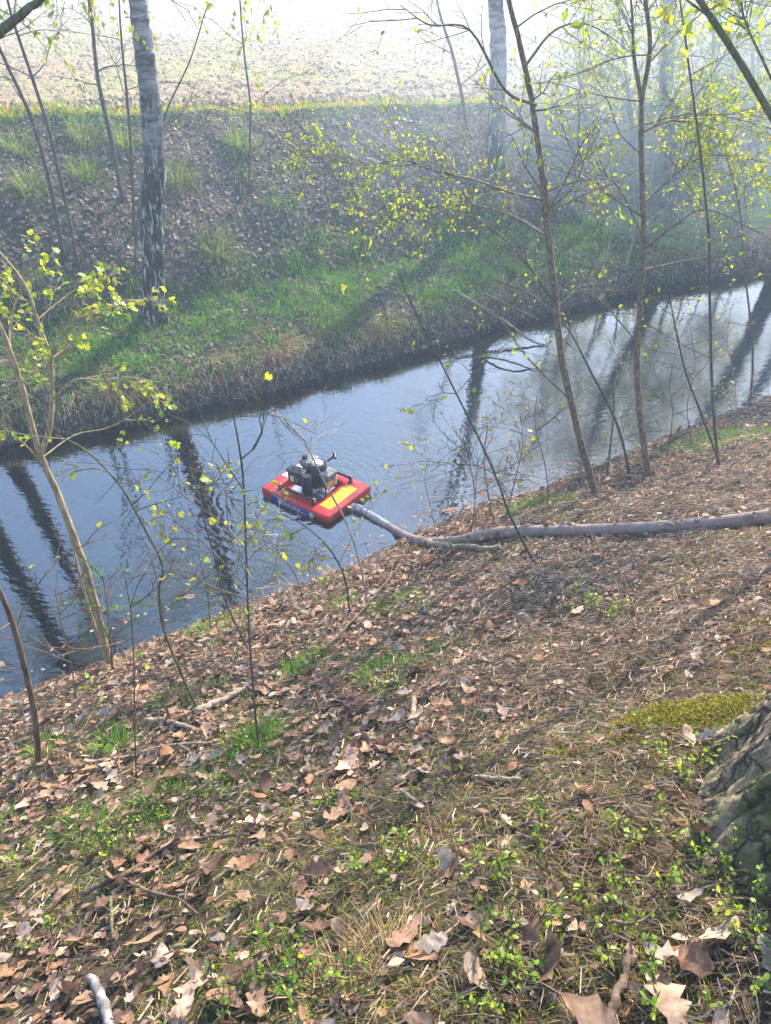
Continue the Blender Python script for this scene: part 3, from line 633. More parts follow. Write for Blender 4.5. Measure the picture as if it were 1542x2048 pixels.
stem_tree('young_tree', 'olive switch bending left over the water behind the fallen branches', 'sapling', (400, 1425), [(355, 1330), (325, 1250), (318, 1180), (324, 1130), (285, 1050), (240, 970), (170, 900), (110, 870)], .0065, .003, 'bark_green', 103, auto=5, blen=(.25, .5), leafy=.35, lsize=.027, cols=GR, **kw)
stem_tree('young_tree', 'dark upright whip crossing the water left of the pump', 'sapling', (517, 1500), [(508, 1400), (497, 1250), (492, 1100), (486, 960), (470, 850), (455, 790), (430, 740)], .0048, .0018, 'bark_grey', 104, auto=8, blen=(.3, .5), leafy=.12, lsize=.027, cols=GR, lvl=2, **kw)
stem_tree('young_tree', 'pale thin switch crossing in front of the red pump', 'sapling', (738, 1212), [(715, 1110), (690, 1040), (655, 975), (625, 915), (600, 870), (560, 830)], .007, .003, 'bark_pale', 105, auto=4, blen=(.2, .4), leafy=.05, lsize=.03, cols=GR, **kw)
stem_tree('young_tree', 'grey sapling slanting left above the hose', 'sapling', (1070, 1118), [(1020, 1030), (995, 960), (960, 880), (905, 770), (865, 690), (820, 600), (795, 540)], .008, .0025, 'bark_grey', 106, auto=9, blen=(.3, .55), leafy=.5, lsize=.03, cols=YG, **kw)
stem_tree('young_tree', 'spindly shoot with fresh green tips between pump and bank', 'sapling', (500, 1300), [(450, 1200), (430, 1120), (400, 1010), (380, 900)], .006, .003, 'bark_grey', 107, auto=8, blen=(.3, .55), leafy=.6, lsize=.027, cols=GR, **kw)
stem_tree('young_tree', 'small shoot with green tips just below the red pump', 'sapling', (700, 1230), [(690, 1160), (660, 1100), (620, 1060), (590, 1040)], .006, .003, 'bark_grey', 108, auto=6, blen=(.25, .5), leafy=.8, lsize=.027, cols=YG, **kw)
stem_tree('young_tree', 'straight bare whip in front of the left water edge', 'sapling', (270, 1560), [(269, 1450), (268, 1330), (262, 1230), (250, 1150)], .0035, .0018, 'bark_brown', 109, auto=4, blen=(.2, .4), leafy=.1, lsize=.03, **kw)
kr = dict(group=NB, lsize=.033, cols=YG, nch=4)
stem_tree('young_tree', 'tall curved sapling carrying yellow leaf sprays over the far bank', 'sapling', (1195, 992),
    [(1175, 930), (1150, 840), (1120, 700), (1108, 580), (1092, 450), (1080, 330), (1062, 200), (1040, 90), (1015, -20), (990, -200)], .029, .011, 'bark_sap', 110, leafy=1.2, auto=12, blen=(.4, .8), tmin=.5,
    branches=[dict(px=[(1085, 400), (1020, 385, .2), (950, 360, .3), (880, 345, .4), (800, 320, .5), (720, 330, .6), (600, 295, .6)], r=.010, twigs=40, tl=.48, leafy=2.2),
        dict(px=[(1090, 470), (1020, 430, .3), (940, 410, .4), (860, 415, .6), (770, 425, .7)], r=.009, twigs=30, tl=.46, leafy=2.0),
        dict(px=[(1085, 440), (1120, 380, 0), (1145, 330, -.1), (1160, 290, -.1)], r=.006, twigs=8, tl=.35),
        dict(px=[(1105, 600), (1040, 510, -.2), (960, 440, -.3), (880, 420, -.4)], r=.009, twigs=6, tl=.4, leafy=.4),
        dict(px=[(1110, 620), (1170, 560, .2), (1200, 500, .3), (1235, 440, .4)], r=.007, twigs=9, tl=.4),
        dict(px=[(1072, 210), (1010, 180, -.2), (940, 60, -.3), (860, 50, -.4), (800, 10, -.5)], r=.010, twigs=8, tl=.4, leafy=.3),
        dict(px=[(1052, 130), (1110, 60, .2), (1180, 50, .4), (1270, 110, .6)], r=.009, twigs=8, tl=.5, leafy=.7),
        dict(px=[(1140, 800), (1060, 720, -.2), (1000, 640, -.2), (950, 600, -.3)], r=.007, twigs=5, tl=.3, leafy=.4)], **kr)
stem_tree('young_tree', 'forked tall sapling in front of the hazy slope and bright water', 'sapling', (1300, 952),
    [(1285, 860), (1275, 740), (1282, 600), (1288, 480), (1282, 330), (1283, 200), (1300, 90), (1290, -20), (1280, -200)], .026, .010, 'bark_sap', 111, leafy=1.4, auto=14, blen=(.5, 1.0), tmin=.45,
    branches=[dict(px=[(1283, 200), (1268, 110), (1262, 0), (1240, -150)], r=.014, twigs=12, tl=.5),
        dict(px=[(1285, 410), (1360, 340, .2), (1430, 310, .4), (1560, 330, .5)], r=.009, twigs=34, tl=.6, leafy=2.8),
        dict(px=[(1287, 500), (1350, 450, -.2), (1420, 420, -.2), (1560, 490, -.3)], r=.010, twigs=10, tl=.5, leafy=.4),
        dict(px=[(1283, 250), (1340, 235, .2), (1420, 228, .3), (1560, 260, .4)], r=.008, twigs=34, tl=.6, leafy=2.8),
        dict(px=[(1284, 470), (1240, 380, .2), (1200, 340, .2), (1150, 300, .3)], r=.007, twigs=7, tl=.4, leafy=.5),
        dict(px=[(1286, 540), (1380, 520, .2), (1480, 510, .3), (1560, 530, .3)], r=.008, twigs=7, tl=.5, leafy=.5),
        dict(px=[(1278, 690), (1200, 600, .1), (1130, 560, .2), (1090, 520, .2)], r=.006, twigs=7, tl=.4, leafy=.5)], **kr)
stem_tree('young_tree', 'thin dark sapling standing against the brightest water', 'sapling', (1440, 925), [(1430, 860), (1424, 760), (1420, 620), (1418, 480), (1400, 300), (1380, 150), (1360, 0)], .013, .005, 'bark_grey', 112, auto=12, blen=(.5, 1.0), leafy=.6, tmin=.3, **kr)
stem_tree('young_tree', 'crooked sapling at the water edge near the bright reflection', 'sapling', (1502, 815), [(1505, 700), (1492, 560), (1480, 420), (1450, 300)], .014, .005, 'bark_brown', 113, auto=10, blen=(.5, 1.0), leafy=.6, tmin=.3, **kr)
stem_tree('young_tree', 'leaning shoot left of the forked sapling', 'sapling', (1262, 945), [(1235, 850), (1180, 740), (1130, 650), (1060, 590), (990, 560)], .011, .004, 'bark_grey', 114, auto=6, blen=(.3, .7), leafy=.4, tmin=.3, **kr)
stem_tree('young_tree', 'slim shoot leaning between the forked sapling and the thin dark one', 'sapling', (1445, 930), [(1400, 820), (1370, 740), (1350, 650), (1330, 540)], .010, .004, 'bark_grey', 115, auto=6, blen=(.3, .6), leafy=.4, tmin=.3, **kr)
stem_tree('young_tree', 'bushy shoot at the foot of the tall curved sapling', 'sapling', (1215, 950), [(1222, 880), (1228, 820), (1225, 740)], .009, .004, 'bark_grey', 116, auto=8, blen=(.3, .6), leafy=.25, tmin=.2, **kr)
stem_tree('young_tree', 'low twiggy shoot with pinkish leaves where the hose leaves the water', 'sapling', (985, 1035), [(975, 980), (968, 920), (975, 850)], .007, .003, 'bark_brown', 117, auto=9, blen=(.25, .5), leafy=.5, tmin=.1, group=NB, lsize=.04, cols=[(.42, .12, .09), (.5, .22, .16), (.25, .3, .05)])
for i, (lab, base, px) in enumerate([
    ('bare twiggy shoot behind the bleached grass at the left lip', (330, 1290), [(325, 1220), (310, 1150), (290, 1080)]), ('bare twiggy shoot between the bleached grass and the dark whip', (420, 1262), [(415, 1190), (400, 1120), (395, 1050)]),
    ('bare twiggy shoot right of the dark whip at the water edge', (560, 1222), [(552, 1150), (556, 1080), (550, 1010)]), ('bare shoot leaning over shallow water below the pump', (610, 1205), [(590, 1150), (560, 1110), (530, 1090)]),
    ('thin bare shoot at the far left water edge', (150, 1400), [(140, 1310), (120, 1240), (110, 1180)]), ('thin bare shoot where the hose meets the bank', (880, 1090), [(865, 1030), (850, 960), (860, 900)]),
    ('thin bare shoot rising behind the mossy log', (940, 1075), [(950, 1000), (940, 930), (925, 870)]), ('thin bare shoot left of the tall curved sapling', (1100, 1010), [(1090, 930), (1070, 850), (1075, 780)]),
    ('thin shoot closest to the right of the tall curved sapling', (1240, 945), [(1245, 870), (1262, 790), (1258, 700)]), ('thin shoot right behind the forked sapling', (1335, 915), [(1345, 830), (1340, 760), (1360, 680)]),
    ('thin shoot over the leaning mirrored trunk', (1385, 890), [(1375, 810), (1390, 730), (1380, 650)]), ('thin shoot closest to the crooked sapling at the right', (1475, 850), [(1470, 770), (1455, 690), (1462, 610)]),
    ('thin shoot on the lip under the leaf sprays of the grey sapling', (1010, 1040), [(1030, 960), (1045, 890), (1040, 820)])]):
    stem_tree('twiggy_shoot', lab, 'shoot', base, px, .0042, .0016, ['bark_grey', 'bark_brown', 'bark_pale'][i % 3], 150+i, auto=9, blen=(.22, .5), leafy=.12 if i < 7 else .35, lsize=.032, cols=YG if i > 7 else GR, group='thin twiggy shoots along the near waterline', tmin=.15, nch=4, lvl=2)
# trees rooted beside the frame
stem_tree('overhanging_tree', 'grey limbs of a tree beside the frame crossing the top right corner', 'tree', (1900, 900),
    [(1850, 700), (1760, 560), (1640, 400), (1560, 260), (1480, 120), (1400, 0), (1300, -150), (1200, -400)], .026, .010, 'bark_green', 120, auto=9, blen=(.6, 1.2), leafy=1.2, lsize=.06, group=None, tmin=.72,
    branches=[dict(px=[(1640, 400), (1590, 260, .3), (1530, 130, .4), (1490, 40, .5), (1470, -60, .5)], r=.011, twigs=16, tl=.6)])
stem_tree('overhanging_tree', 'dark bough entering at the top left corner', 'tree', (-500, 1500), [(-420, 1000), (-300, 500), (-150, 210), (0, 72), (50, 30), (100, -10), (190, -90)], .03, .010, 'bark_green', 121, auto=6, blen=(.4, .7), leafy=.05, lsize=.05, tmin=.5)
stem_tree('overhanging_tree', 'tree beyond the right edge whose shade dapples the path', 'tree', (2050, 1050), [(2080, 700), (2100, 300), (2150, -200), (2250, -900)], .13, .05, 'bark_grey', 122, auto=22, blen=(1.2, 2.4), leafy=.8, lsize=.07, tmin=.62)

# small pine with needle sprays at the left water edge
pr = thing('pine_seedling', 'small green pine seedling with needle sprays beside the forked maple', 'pine seedling', tuple(ground_hit(225, 1345))); sub = Sub(pr); b = np.array(pr.location); rng = np.random.default_rng(9)
mb = MB(); st = catmull(np.vstack([b, P(222, 1290, b[1]), P(215, 1215, b[1]+.1), P(205, 1150, b[1]+.1)]), 4); tube(mb, st, np.linspace(.008, .003, len(st)), 6); sub.part(mb, 'trunk', M['bark_brown'])
for ends in ([(215, 1220), (260, 1205), (292, 1210)], [(215, 1220), (170, 1205), (122, 1212)], [(220, 1280), (212, 1262), (205, 1255)], [(207, 1160), (190, 1140), (160, 1110)]):
    pts = catmull(path3(ends, b[1]+.1), 10); mb = MB(); tube(mb, pts, .0025, 4, cap=False); br = sub.part(mb, 'branch', M['bark_green'])
    mb = MB(); N_ = 150; i = rng.integers(0, len(pts), N_); pos = pts[i]; dr = rng.normal(0, 1, (N_, 3))+unit(pts[-1]-pts[0])*1.0+np.array([0, 0, .3]); dr /= np.linalg.norm(dr, axis=1, keepdims=True)
    sd_ = np.cross(dr, rng.normal(0, 1, (N_, 3))); sd_ /= np.linalg.norm(sd_, axis=1, keepdims=True); Ln = rng.uniform(.04, .07, N_)[:, None]
    V = np.stack([pos-sd_*.0016, pos+sd_*.0016, pos+dr*Ln], 1); mb.add(V.reshape(-1, 3), np.arange(N_*3).reshape(-1, 3), np.repeat(pal(rng, N_, [(.14, .28, .13), (.20, .34, .16)], .2), 3, 0))
    sub.part(mb, 'needles', M['grass'], kind='stuff', smooth=False, parent=None)

# ------------------------------------------------------------------ pine trunk, lower right
def pine_trunk():
    b = np.array([1.31, 1.20]); z0 = gz(*b)-.2; root = thing('pine_tree', 'massive pine trunk base with thick plated mossy bark', 'pine tree', (b[0], b[1], z0)); sub = Sub(root)
    na = 300; hs = np.concatenate([np.linspace(0, 1.4, 190), np.linspace(1.4, 9, 41)[1:]]); nh = len(hs)
    A = np.linspace(0, 2*np.pi, na, endpoint=False); Hh, AA = np.meshgrid(hs, A, indexing='ij')
    core = .27-.012*Hh; fl = np.exp(-np.maximum(Hh-.08, 0)/.36)
    lob = np.exp(-((AA-3.65)/.75)**2)+.35*np.exp(-((AA-2.2)/.4)**2)+.4*np.exp(-((AA-5.3)/.5)**2)+.5*np.exp(-((AA-.6)/.6)**2); R = core-.02+fl*(.08+.27*lob)
    ab = AA*2.6+1.0*fbm(AA*3, Hh*3, 3, 5)+Hh*.5; plates = np.abs(fbm(ab, Hh*1.6+fbm(AA*6, Hh*6, 2, 8), 4, 31)); ridge = np.abs(fbm(AA*4.2+1.6*fbm(AA*2, Hh*3, 3, 61), Hh*.7+1.2*fbm(AA*3, Hh*3, 3, 62), 4, 63)); R = R+.26*np.clip(ridge, 0, .12)+.04*np.clip(plates, 0, .06)-.014+.014*fbm(AA*12, Hh*8, 3, 17)+.01*fbm(AA*40, Hh*40, 3, 18)
    x = b[0]+R*np.cos(AA)+Hh*.03; y = b[1]+R*np.sin(AA); z = z0+Hh
    V = np.stack([x, y, z], -1).reshape(-1, 3); i = np.arange(nh-1)[:, None]*na; j = np.arange(na)[None]; j2 = (j+1) % na
    mb = MB(); mb.add(V, np.stack([np.stack([i+j, i+j2, i+na+j2], -1), np.stack([i+j, i+na+j2, i+na+j], -1)], 2).reshape(-1, 3)); sub.part(mb, 'trunk', M['pine'])
    rng = np.random.default_rng(5); leaves = []
    for k in range(10):
        az = rng.uniform(0, 6.28); mb = MB(); grow(rng, mb, leaves, np.array([b[0]+.2, b[1], z0+rng.uniform(5.5, 9)]), np.array([math.cos(az), math.sin(az), .3]), rng.uniform(1.2, 2.2), .03, 2, .02, .2, 5, 1.6); sub.part(mb, 'branch', M['bark_brown'])
    foliage(sub, rng, leaves, .12, [(.04, .08, .03), (.05, .1, .035)])
pine_trunk()

# ------------------------------------------------------------------ floating pump
def box(mb, c, s, bev=0, col=None, rz=0, taper=1.0):
    """rounded box: two stacked insets give softened edges"""
    cx, cy, cz = c; sx, sy, sz = s[0]/2, s[1]/2, s[2]/2; b_ = min(bev, sx*.9, sy*.9, sz*.9)
    if b_ <= 0: levels = [(-sz, 0, 1), (sz, 0, taper)]
    else: levels = [(-sz, b_, 1), (-sz+b_*.3, b_*.3, 1), (-sz+b_, 0, 1), (sz-b_, 0, taper), (sz-b_*.3, b_*.3, taper), (sz, b_, taper)]
    V = []; nseg = 4 if b_ > 0 else 1
    for zz, ins, tp in levels:
        for q, (qx, qy) in enumerate(((1, 1), (-1, 1), (-1, -1), (1, -1))):
            for k in range(nseg):
                a = (q+(k/(nseg-1) if nseg > 1 else .5))*math.pi/2
                ex, ey = sx*tp-ins, sy*tp-ins; r_ = b_*.9 if b_ > 0 else 0
                if r_ > 0: V.append((qx*(ex-r_)+r_*math.cos(a), qy*(ey-r_)+r_*math.sin(a), zz))
                else: V.append((qx*ex, qy*ey, zz))
    V = np.array(V); n = 4*nseg; F = []
    for l in range(len(levels)-1):
        for i in range(n): j = (i+1) % n; F += [(l*n+i, l*n+j, l*n+n+j), (l*n+i, l*n+n+j, l*n+n+i)]
    t0 = (len(levels)-1)*n
    for i in range(1, n-1): F += [(t0, t0+i, t0+i+1), (0, i+1, i)]
    c_, s_ = math.cos(rz), math.sin(rz); V = np.stack([V[:, 0]*c_-V[:, 1]*s_+cx, V[:, 0]*s_+V[:, 1]*c_+cy, V[:, 2]+cz], 1); mb.add(V, F, col)
def cyl(mb, p0, p1, r0, r1=None, k=20, bev=.15):
    p0 = np.array(p0, float); p1 = np.array(p1, float); r1 = r0 if r1 is None else r1; d = p1-p0; L_ = np.linalg.norm(d); e = min(bev*min(r0, r1), L_*.3)
    ts = [0, e/L_, 1-e/L_, 1]; tube(mb, [p0+d*t for t in ts], [r0-e, r0, r1, r1-e], k)
def fin(mb, name, m, root, smooth=False, parent=None, label=None):
    me = mb.mesh(name, m, smooth); o = bpy.data.objects.new(name, me); C.objects.link(o); o.parent = parent or root
    if label: o['label'] = label
    if smooth:
        me.polygons.foreach_set('use_smooth', [True]*len(me.polygons))
        try: me.set_sharp_from_angle(angle=math.radians(40))
        except Exception: pass
    return o
pump = thing('floating_pump', 'red square floating motor pump with black petrol engine on the water', 'pump', (PUMP[0]-.03, PUMP[1]+.03, -.018), rotz=math.radians(-36))
pump.rotation_euler = (math.radians(1.0), math.radians(.8), math.radians(-36))
LX, LY, ZT = .41, .315, .100
ix0, ix1, iy0, iy1 = -.29, .175, -.185, .20
def float_body():
    def loop(x0, x1, y0, y1, z, r, n=5):
        out = []
        for (cx, cy, a0) in ((x1-r, y1-r, 0), (x0+r, y1-r, 90), (x0+r, y0+r, 180), (x1-r, y0+r, 270)):
            for k in range(n): a = math.radians(a0+90*k/(n-1)); out.append((cx+r*math.cos(a), cy+r*math.sin(a), z))
        return out
    L_ = []
    for z, ins in ((-.09, .03), (-.07, .01), (.055, .0), (.062, -.004), (.072, -.004), (.079, .0), (ZT-.010, .002), (ZT-.003, .006), (ZT, .013)): L_.append(loop(-LX+ins, LX-ins, -LY+ins, LY-ins, z, .02))
    for z, ins in ((ZT, -.012), (ZT-.004, -.003), (ZT-.014, .0), (.03, .004)): L_.append(loop(ix0+ins, ix1-ins, iy0+ins, iy1-ins, z, .03))
    n = 20; V = np.array(L_).reshape(-1, 3); F = []
    for l in range(len(L_)-1):
        for i in range(n): j = (i+1) % n; F += [(l*n+i, l*n+j, l*n+n+j), (l*n+i, l*n+n+j, l*n+n+i)]
    t0 = (len(L_)-1)*n
    for i in range(1, n-1): F += [(t0, t0+i, t0+i+1), (0, i+1, i)]
    mb = MB(); mb.add(V, F); return mb
fin(float_body(), 'float_hull', M['red'], pump, True)
def sheet(pts): mb = MB(); mb.add(pts, [(0, 1, 2), (0, 2, 3)]); return mb
def slab(c, s): mb = MB(); box(mb, c, s); return mb
ys = fin(slab((.278, -.01, ZT+.001), (.125, .40, .003)), 'sticker', M['yellow'], pump, label='yellow instruction sticker on top')
mb = MB()
for k in range(5):
    xx = .235+k*.022
    for y0, y1 in ((-.19, -.13), (-.12, -.04), (-.03, .05), (.06, .10), (.11, .165)):
        if (k*3+int(y0*100)) % 4: box(mb, (xx, (y0+y1)/2, ZT+.003), (.005, y1-y0, .0016))
fin(mb, 'print', M['orange'], pump, parent=ys)
bl = fin(slab((-.045, -LY-.0015, .080-.034), (.46, .012, .056)), 'sticker', M['blue'], pump, label='blue name sticker with white letters on the long side')
fin(slab((.205, -LY-.0005, .080-.034), (.045, .0135, .052)), 'sticker_end', M['white'], pump)
fin(slab((-.02, -LY-.0065, .026), (.36, .0035, .006)), 'print', M['white'], pump, parent=bl)
tx = bpy.data.curves.new('lettering', 'FONT'); tx.body = 'NIAGARA'; tx.size = .048; tx.extrude = .0012; tx.align_x = 'CENTER'; tx.space_character = 1.3; tx.materials.append(M['white'])
tmp_ = bpy.data.objects.new('lettering_text', tx); C.objects.link(tmp_); me_ = bpy.data.meshes.new_from_object(tmp_.evaluated_get(bpy.context.evaluated_depsgraph_get())); bpy.data.objects.remove(tmp_)
to = bpy.data.objects.new('lettering', me_); C.objects.link(to); to.parent = bl; to.location = (-.045, -LY-.0085, .034); to.rotation_euler = (math.radians(90), 0, 0)
fin(slab((-.345, .1, ZT+.001), (.085, .30, .003)), 'sticker', M['white'], pump, label='white sticker on top behind the engine')
fin(slab((-.345, .03, ZT+.003), (.05, .05, .0015)), 'print', M['orange'], pump)
fin(slab((-.05, .005, .045), (.33, .27, .02)), 'base_plate', M['steel'], pump)
mb = MB(); cyl(mb, (-.05, .02, .055), (-.05, .02, .11), .115, .10, 28); cyl(mb, (.02, -.03, .05), (.17, -.03, .05), .035); fin(mb, 'pump_housing', M['steel'], pump, True)
for k in range(6):
    a = k*math.pi/3; mb = MB(); cyl(mb, (-.05+.105*math.cos(a), .02+.105*math.sin(a), .05), (-.05+.105*math.cos(a), .02+.105*math.sin(a), .118), .009, k=8); fin(mb, 'bolt', M['brass' if k % 2 else 'steel'], pump, True)
mb = MB(); box(mb, (-.05, .03, .17), (.20, .19, .13), .02); fin(mb, 'crankcase', M['black'], pump, True)
mb = MB(); cyl(mb, (-.015, -.105, .075), (-.015, -.105, .235), .046, .046, 24, .25); fin(mb, 'filter_canister', M['cowl'], pump, True)
mb = MB(); cyl(mb, (-.015, -.105, .225), (-.015, -.105, .25), .049, .040, 24, .3); fin(mb, 'canister_cap', M['black'], pump, True)
mb = MB(); box(mb, (-.135, -.085, .175), (.15, .085, .11), .014, rz=.1); af = fin(mb, 'air_filter', M['black'], pump, True)
mb = MB(); box(mb, (-.135, -.085, .243), (.175, .10, .028), .012, rz=.1); lid = fin(mb, 'lid', M['cowl'], pump, True, parent=af)
for qx in (-.17, -.10):
    mb = MB(); cyl(mb, (qx, -.085, .255), (qx, -.085, .268), .013, .009, 10); fin(mb, 'knob', M['black'], pump, True, parent=af)
fin(slab((-.155, -.1325, .18), (.036, .004, .05)), 'label', M['white'], pump, parent=af)
mb = MB(); box(mb, (-.125, .07, .26), (.13, .16, .075), .03); tank = fin(mb, 'fuel_tank', M['tank'], pump, True)
mb = MB(); cyl(mb, (-.15, .04, .29), (-.15, .04, .325), .026, .022, 16); fin(mb, 'fuel_cap', M['black'], pump, True, parent=tank)
mb = MB(); cyl(mb, (-.02, .05, .225), (-.02, .05, .29), .088, .072, 28, .1); cow = fin(mb, 'starter_cowl', M['cowl'], pump, True)
mb = MB(); cyl(mb, (-.02, .05, .288), (-.02, .05, .306), .05, .04, 24, .2); fin(mb, 'starter_disc', M['tape'], pump, True, parent=cow)
for k in range(8):
    a = k*math.pi/4; mb = MB(); box(mb, (-.02+.064*math.cos(a), .05+.064*math.sin(a), .291), (.022, .007, .006), rz=a); fin(mb, 'vent_slot', M['black'], pump, parent=cow)
mb = MB(); box(mb, (.085, .055, .225), (.11, .13, .045), .01); head = fin(mb, 'cylinder_head_cover', M['tank'], pump, True)
for k in range(5): fin(slab((.09, .055, .195-.019*k), (.105-.004*k, .12, .008)), 'cooling_fin', M['steel'], pump, parent=head)
mb = MB(); box(mb, (.125, .02, .16), (.03, .06, .07), .008); fin(mb, 'exhaust', M['brass'], pump, True, parent=head)
mb = MB(); tube(mb, catmull([(.13, -.05, .07), (.16, -.07, .12), (.13, -.04, .19), (.08, 0, .21)], 5), .007, 6); tube(mb, catmull([(-.2, -.10, .07), (-.22, -.06, .12), (-.18, -.02, .19)], 5), .006, 6); fin(mb, 'hose_line', M['black'], pump, True)
# starter pull handle
mb = MB(); cyl(mb, (.03, .13, .29), (.075, .17, .335), .009, k=10); tube(mb, [(.047, .195, .345), (.075, .17, .34), (.103, .145, .335)], [.011, .014, .011], 10); fin(mb, 'pull_handle', M['black'], pump, True)
mb = MB(); tube(mb, catmull([(-.02, .10, .26), (.0, .115, .285), (.03, .13, .29)], 4), .004, 6); fin(mb, 'throttle_cable', M['black'], pump, True)
for sy, x0, x1 in ((-1, -.245, .165), (1, -.10, .215)):
    yy = -.235 if sy < 0 else .245
    mb = MB(); cyl(mb, (x0-.02, yy, ZT+.045), (x1+.02, yy, ZT+.045), .0125, k=14); hb = fin(mb, 'carrying_handle', M['black'], pump, True)
    for xx in (x0, x1):
        mb = MB(); cyl(mb, (xx, yy, ZT-.002), (xx, yy, ZT+.012), .027, .022, 16); cyl(mb, (xx, yy, ZT+.01), (xx, yy, ZT+.04), .011, .013, 12); tube(mb, [(xx-.02, yy, ZT+.045), (xx, yy, ZT+.047), (xx+.02, yy, ZT+.045)], [.016, .023, .016], 14)
        cl = fin(mb, 'clamp', M['black'], pump, True, parent=hb)
        mb = MB(); cyl(mb, (xx+.018, yy-.004, ZT+.045), (xx+.026, yy-.004, ZT+.045), .009, k=10); fin(mb, 'bolt', M['brass'], pump, True, parent=hb)
ENGINE = ('crankcase', 'filter_canister', 'canister_cap', 'air_filter', 'fuel_tank', 'starter_cowl', 'cylinder_head_cover', 'hose_line', 'pull_handle', 'throttle_cable')
for o in list(C.objects):
    if o.parent == pump and o.name.split('.')[0] in ENGINE:
        c_ = Vector((-.05, .0, .045)); o.matrix_basis = Matrix.Translation(c_)@Matrix.Diagonal((1.1, 1.08, 1.14, 1))@Matrix.Translation(-c_)
mb = MB(); cyl(mb, (LX-.02, .01, .02), (LX+.04, .01, .02), .052, k=20); cyl(mb, (LX+.03, .01, .02), (LX+.055, .01, .02), .060, k=20); fin(mb, 'outlet_coupling', M['steel'], pump, True)
for sy in (-1, 1): mb = MB(); box(mb, (LX+.043, .01+sy*.066, .02), (.03, .022, .022), .005); fin(mb, 'coupling_lug', M['black'], pump, True)

# ------------------------------------------------------------------ hose
ca, sa = math.cos(math.radians(-36)), math.sin(math.radians(-36)); ox, oy = PUMP[0]-.03, PUMP[1]+.03
def pl(x, y, z): return np.array([ox+x*ca-y*sa, oy+x*sa+y*ca, z])
def hit0(px, py, z): d = ray(px, py); t = (z-EYE)/d[2]; return np.array([0, 0, EYE])+d*t
hpx = [(845, 1083), (910, 1083), (960, 1073), (1010, 1064), (1100, 1062), (1200, 1060), (1300, 1056), (1400, 1049), (1480, 1041), (1545, 1032), (1640, 1018), (1760, 1000), (1900, 980)]
hz_ = np.array([.03]+[ground_hit(a, b_+12)[2]+.035 for a, b_ in hpx]); 
for _ in range(3): hz_[1:-1] = .25*hz_[:-2]+.5*hz_[1:-1]+.25*hz_[2:]
hp = [pl(LX+.05, .01, .02), hit0(745, 1032, .02), hit0(800, 1066, float(hz_[0]))]+[hit0(a, b_, float(z_)) for (a, b_), z_ in zip(hpx, hz_[1:])]
HP = catmull(hp, 10); EYEV = np.array([0, 0, EYE])
for _ in range(3):      # rest the hose on the bumps it crosses
    lift_ = np.maximum(height(HP[:, 0], HP[:, 1])+.030-HP[:, 2], 0)*(np.arange(len(HP)) > 14)
    lift_ = np.maximum(lift_, np.convolve(np.pad(lift_, 3, mode='edge'), np.ones(7)/7, 'valid'))
    HP = EYEV+(HP-EYEV)*((EYE-HP[:, 2]-lift_)/(EYE-HP[:, 2]))[:, None]
for _ in range(4): HP[1:-1] = .25*HP[:-2]+.5*HP[1:-1]+.25*HP[2:]
hose = thing('suction_hose', 'thick pinkish grey fire hose running from the pump up the bank', 'hose', tuple(hp[0])); sub = Sub(hose); rng = np.random.default_rng(3)
rad_h = np.interp(np.arange(len(HP)), [0, 15, 40, len(HP)], [.030, .033, .040, .044])*(1+.018*np.sin(np.arange(len(HP))*1.3)+.03*rng.normal(0, 1, len(HP)).cumsum()*.15)
mb = MB(); tube(mb, HP[15:], rad_h[15:], 20, rough=.02, rng=rng); sub.part(mb, 'hose_body', M['hose'])
mb = MB(); tube(mb, HP[:17], rad_h[:17]*1.03, 20, rough=.012, rng=rng); sub.part(mb, 'suction_tube', M['hose_pale'], label='pale first stretch of the hose over the water')
for n in range(34):
    i = rng.integers(42, len(HP)-4); sd2 = rng.uniform(-1, 1); tdir = unit(HP[i+1]-HP[i]); sdv = unit(np.cross(tdir, [0, 0, 1])); q = HP[i]+sdv*sd2*.05+np.array([0, 0, .006+rad_h[i]*math.sqrt(max(0, 1-sd2*sd2))*.98])
    o = bpy.data.objects.new('dead_leaf', lm[n % 8, n % 3]); C.objects.link(o); o.parent = near_bank
    o.matrix_basis = Matrix.Translation(q)@Matrix.Rotation(sd2*.9, 4, Vector(tdir))@Matrix.Rotation(rng.uniform(0, 6.28), 4, 'Z')@Matrix.Scale(rng.uniform(.04, .075), 4)
mb = MB(); tube(mb, HP[:5], .042, 18); sub.part(mb, 'coupling_sleeve', M['steel'])
for k in (1, 3): mb = MB(); tube(mb, HP[k:k+2], .046, 18); sub.part(mb, 'hose_clamp', M['steel'])

# ------------------------------------------------------------------ logs, sticks, stones
def stick(name, label, px, r0, r1, mt, seed, cat='branch', lift=.01, water=False, group=None, twigs=0, zs=None):
    rng = np.random.default_rng(seed)
    pts = []
    for i, (a, b_) in enumerate(px):
        if zs is not None: g = hit0(a, b_, zs[i])
        elif water: g = hit0(a, b_, .01)
        else: g = ground_hit(a, b_)+np.array([0, 0, lift])
        pts.append(g)
    pts = np.array(pts); root = thing(name, label, cat, tuple(pts[0]), group); sub = Sub(root); q = catmull(pts, 6); q += rng.normal(0, r0*.18, q.shape)
    mb = MB(); tube(mb, q, np.linspace(r0, r1, len(q)), 9, rough=.14, rng=rng); sub.part(mb, 'limb', M[mt])
    for k in range(twigs):
        i = rng.integers(1, len(q)-1); mb = MB(); d = unit(q[i]-q[i-1])+rng.normal(0, .6, 3); d[2] = abs(d[2])*.3+.08; grow(rng, mb, [], q[i], d, rng.uniform(.12, .35), r1*.7, 1, .01, .25, 2, 0); sub.part(mb, 'twig', M[mt])
    return root
FS = 'sticks lying on the forest floor'
stick('fallen_log', 'mossy log under the hose where it crosses the water edge', [(805, 1075), (850, 1092), (900, 1100), (950, 1104), (1000, 1105)], .034, .022, 'log', 1, 'log', .03, twigs=2)
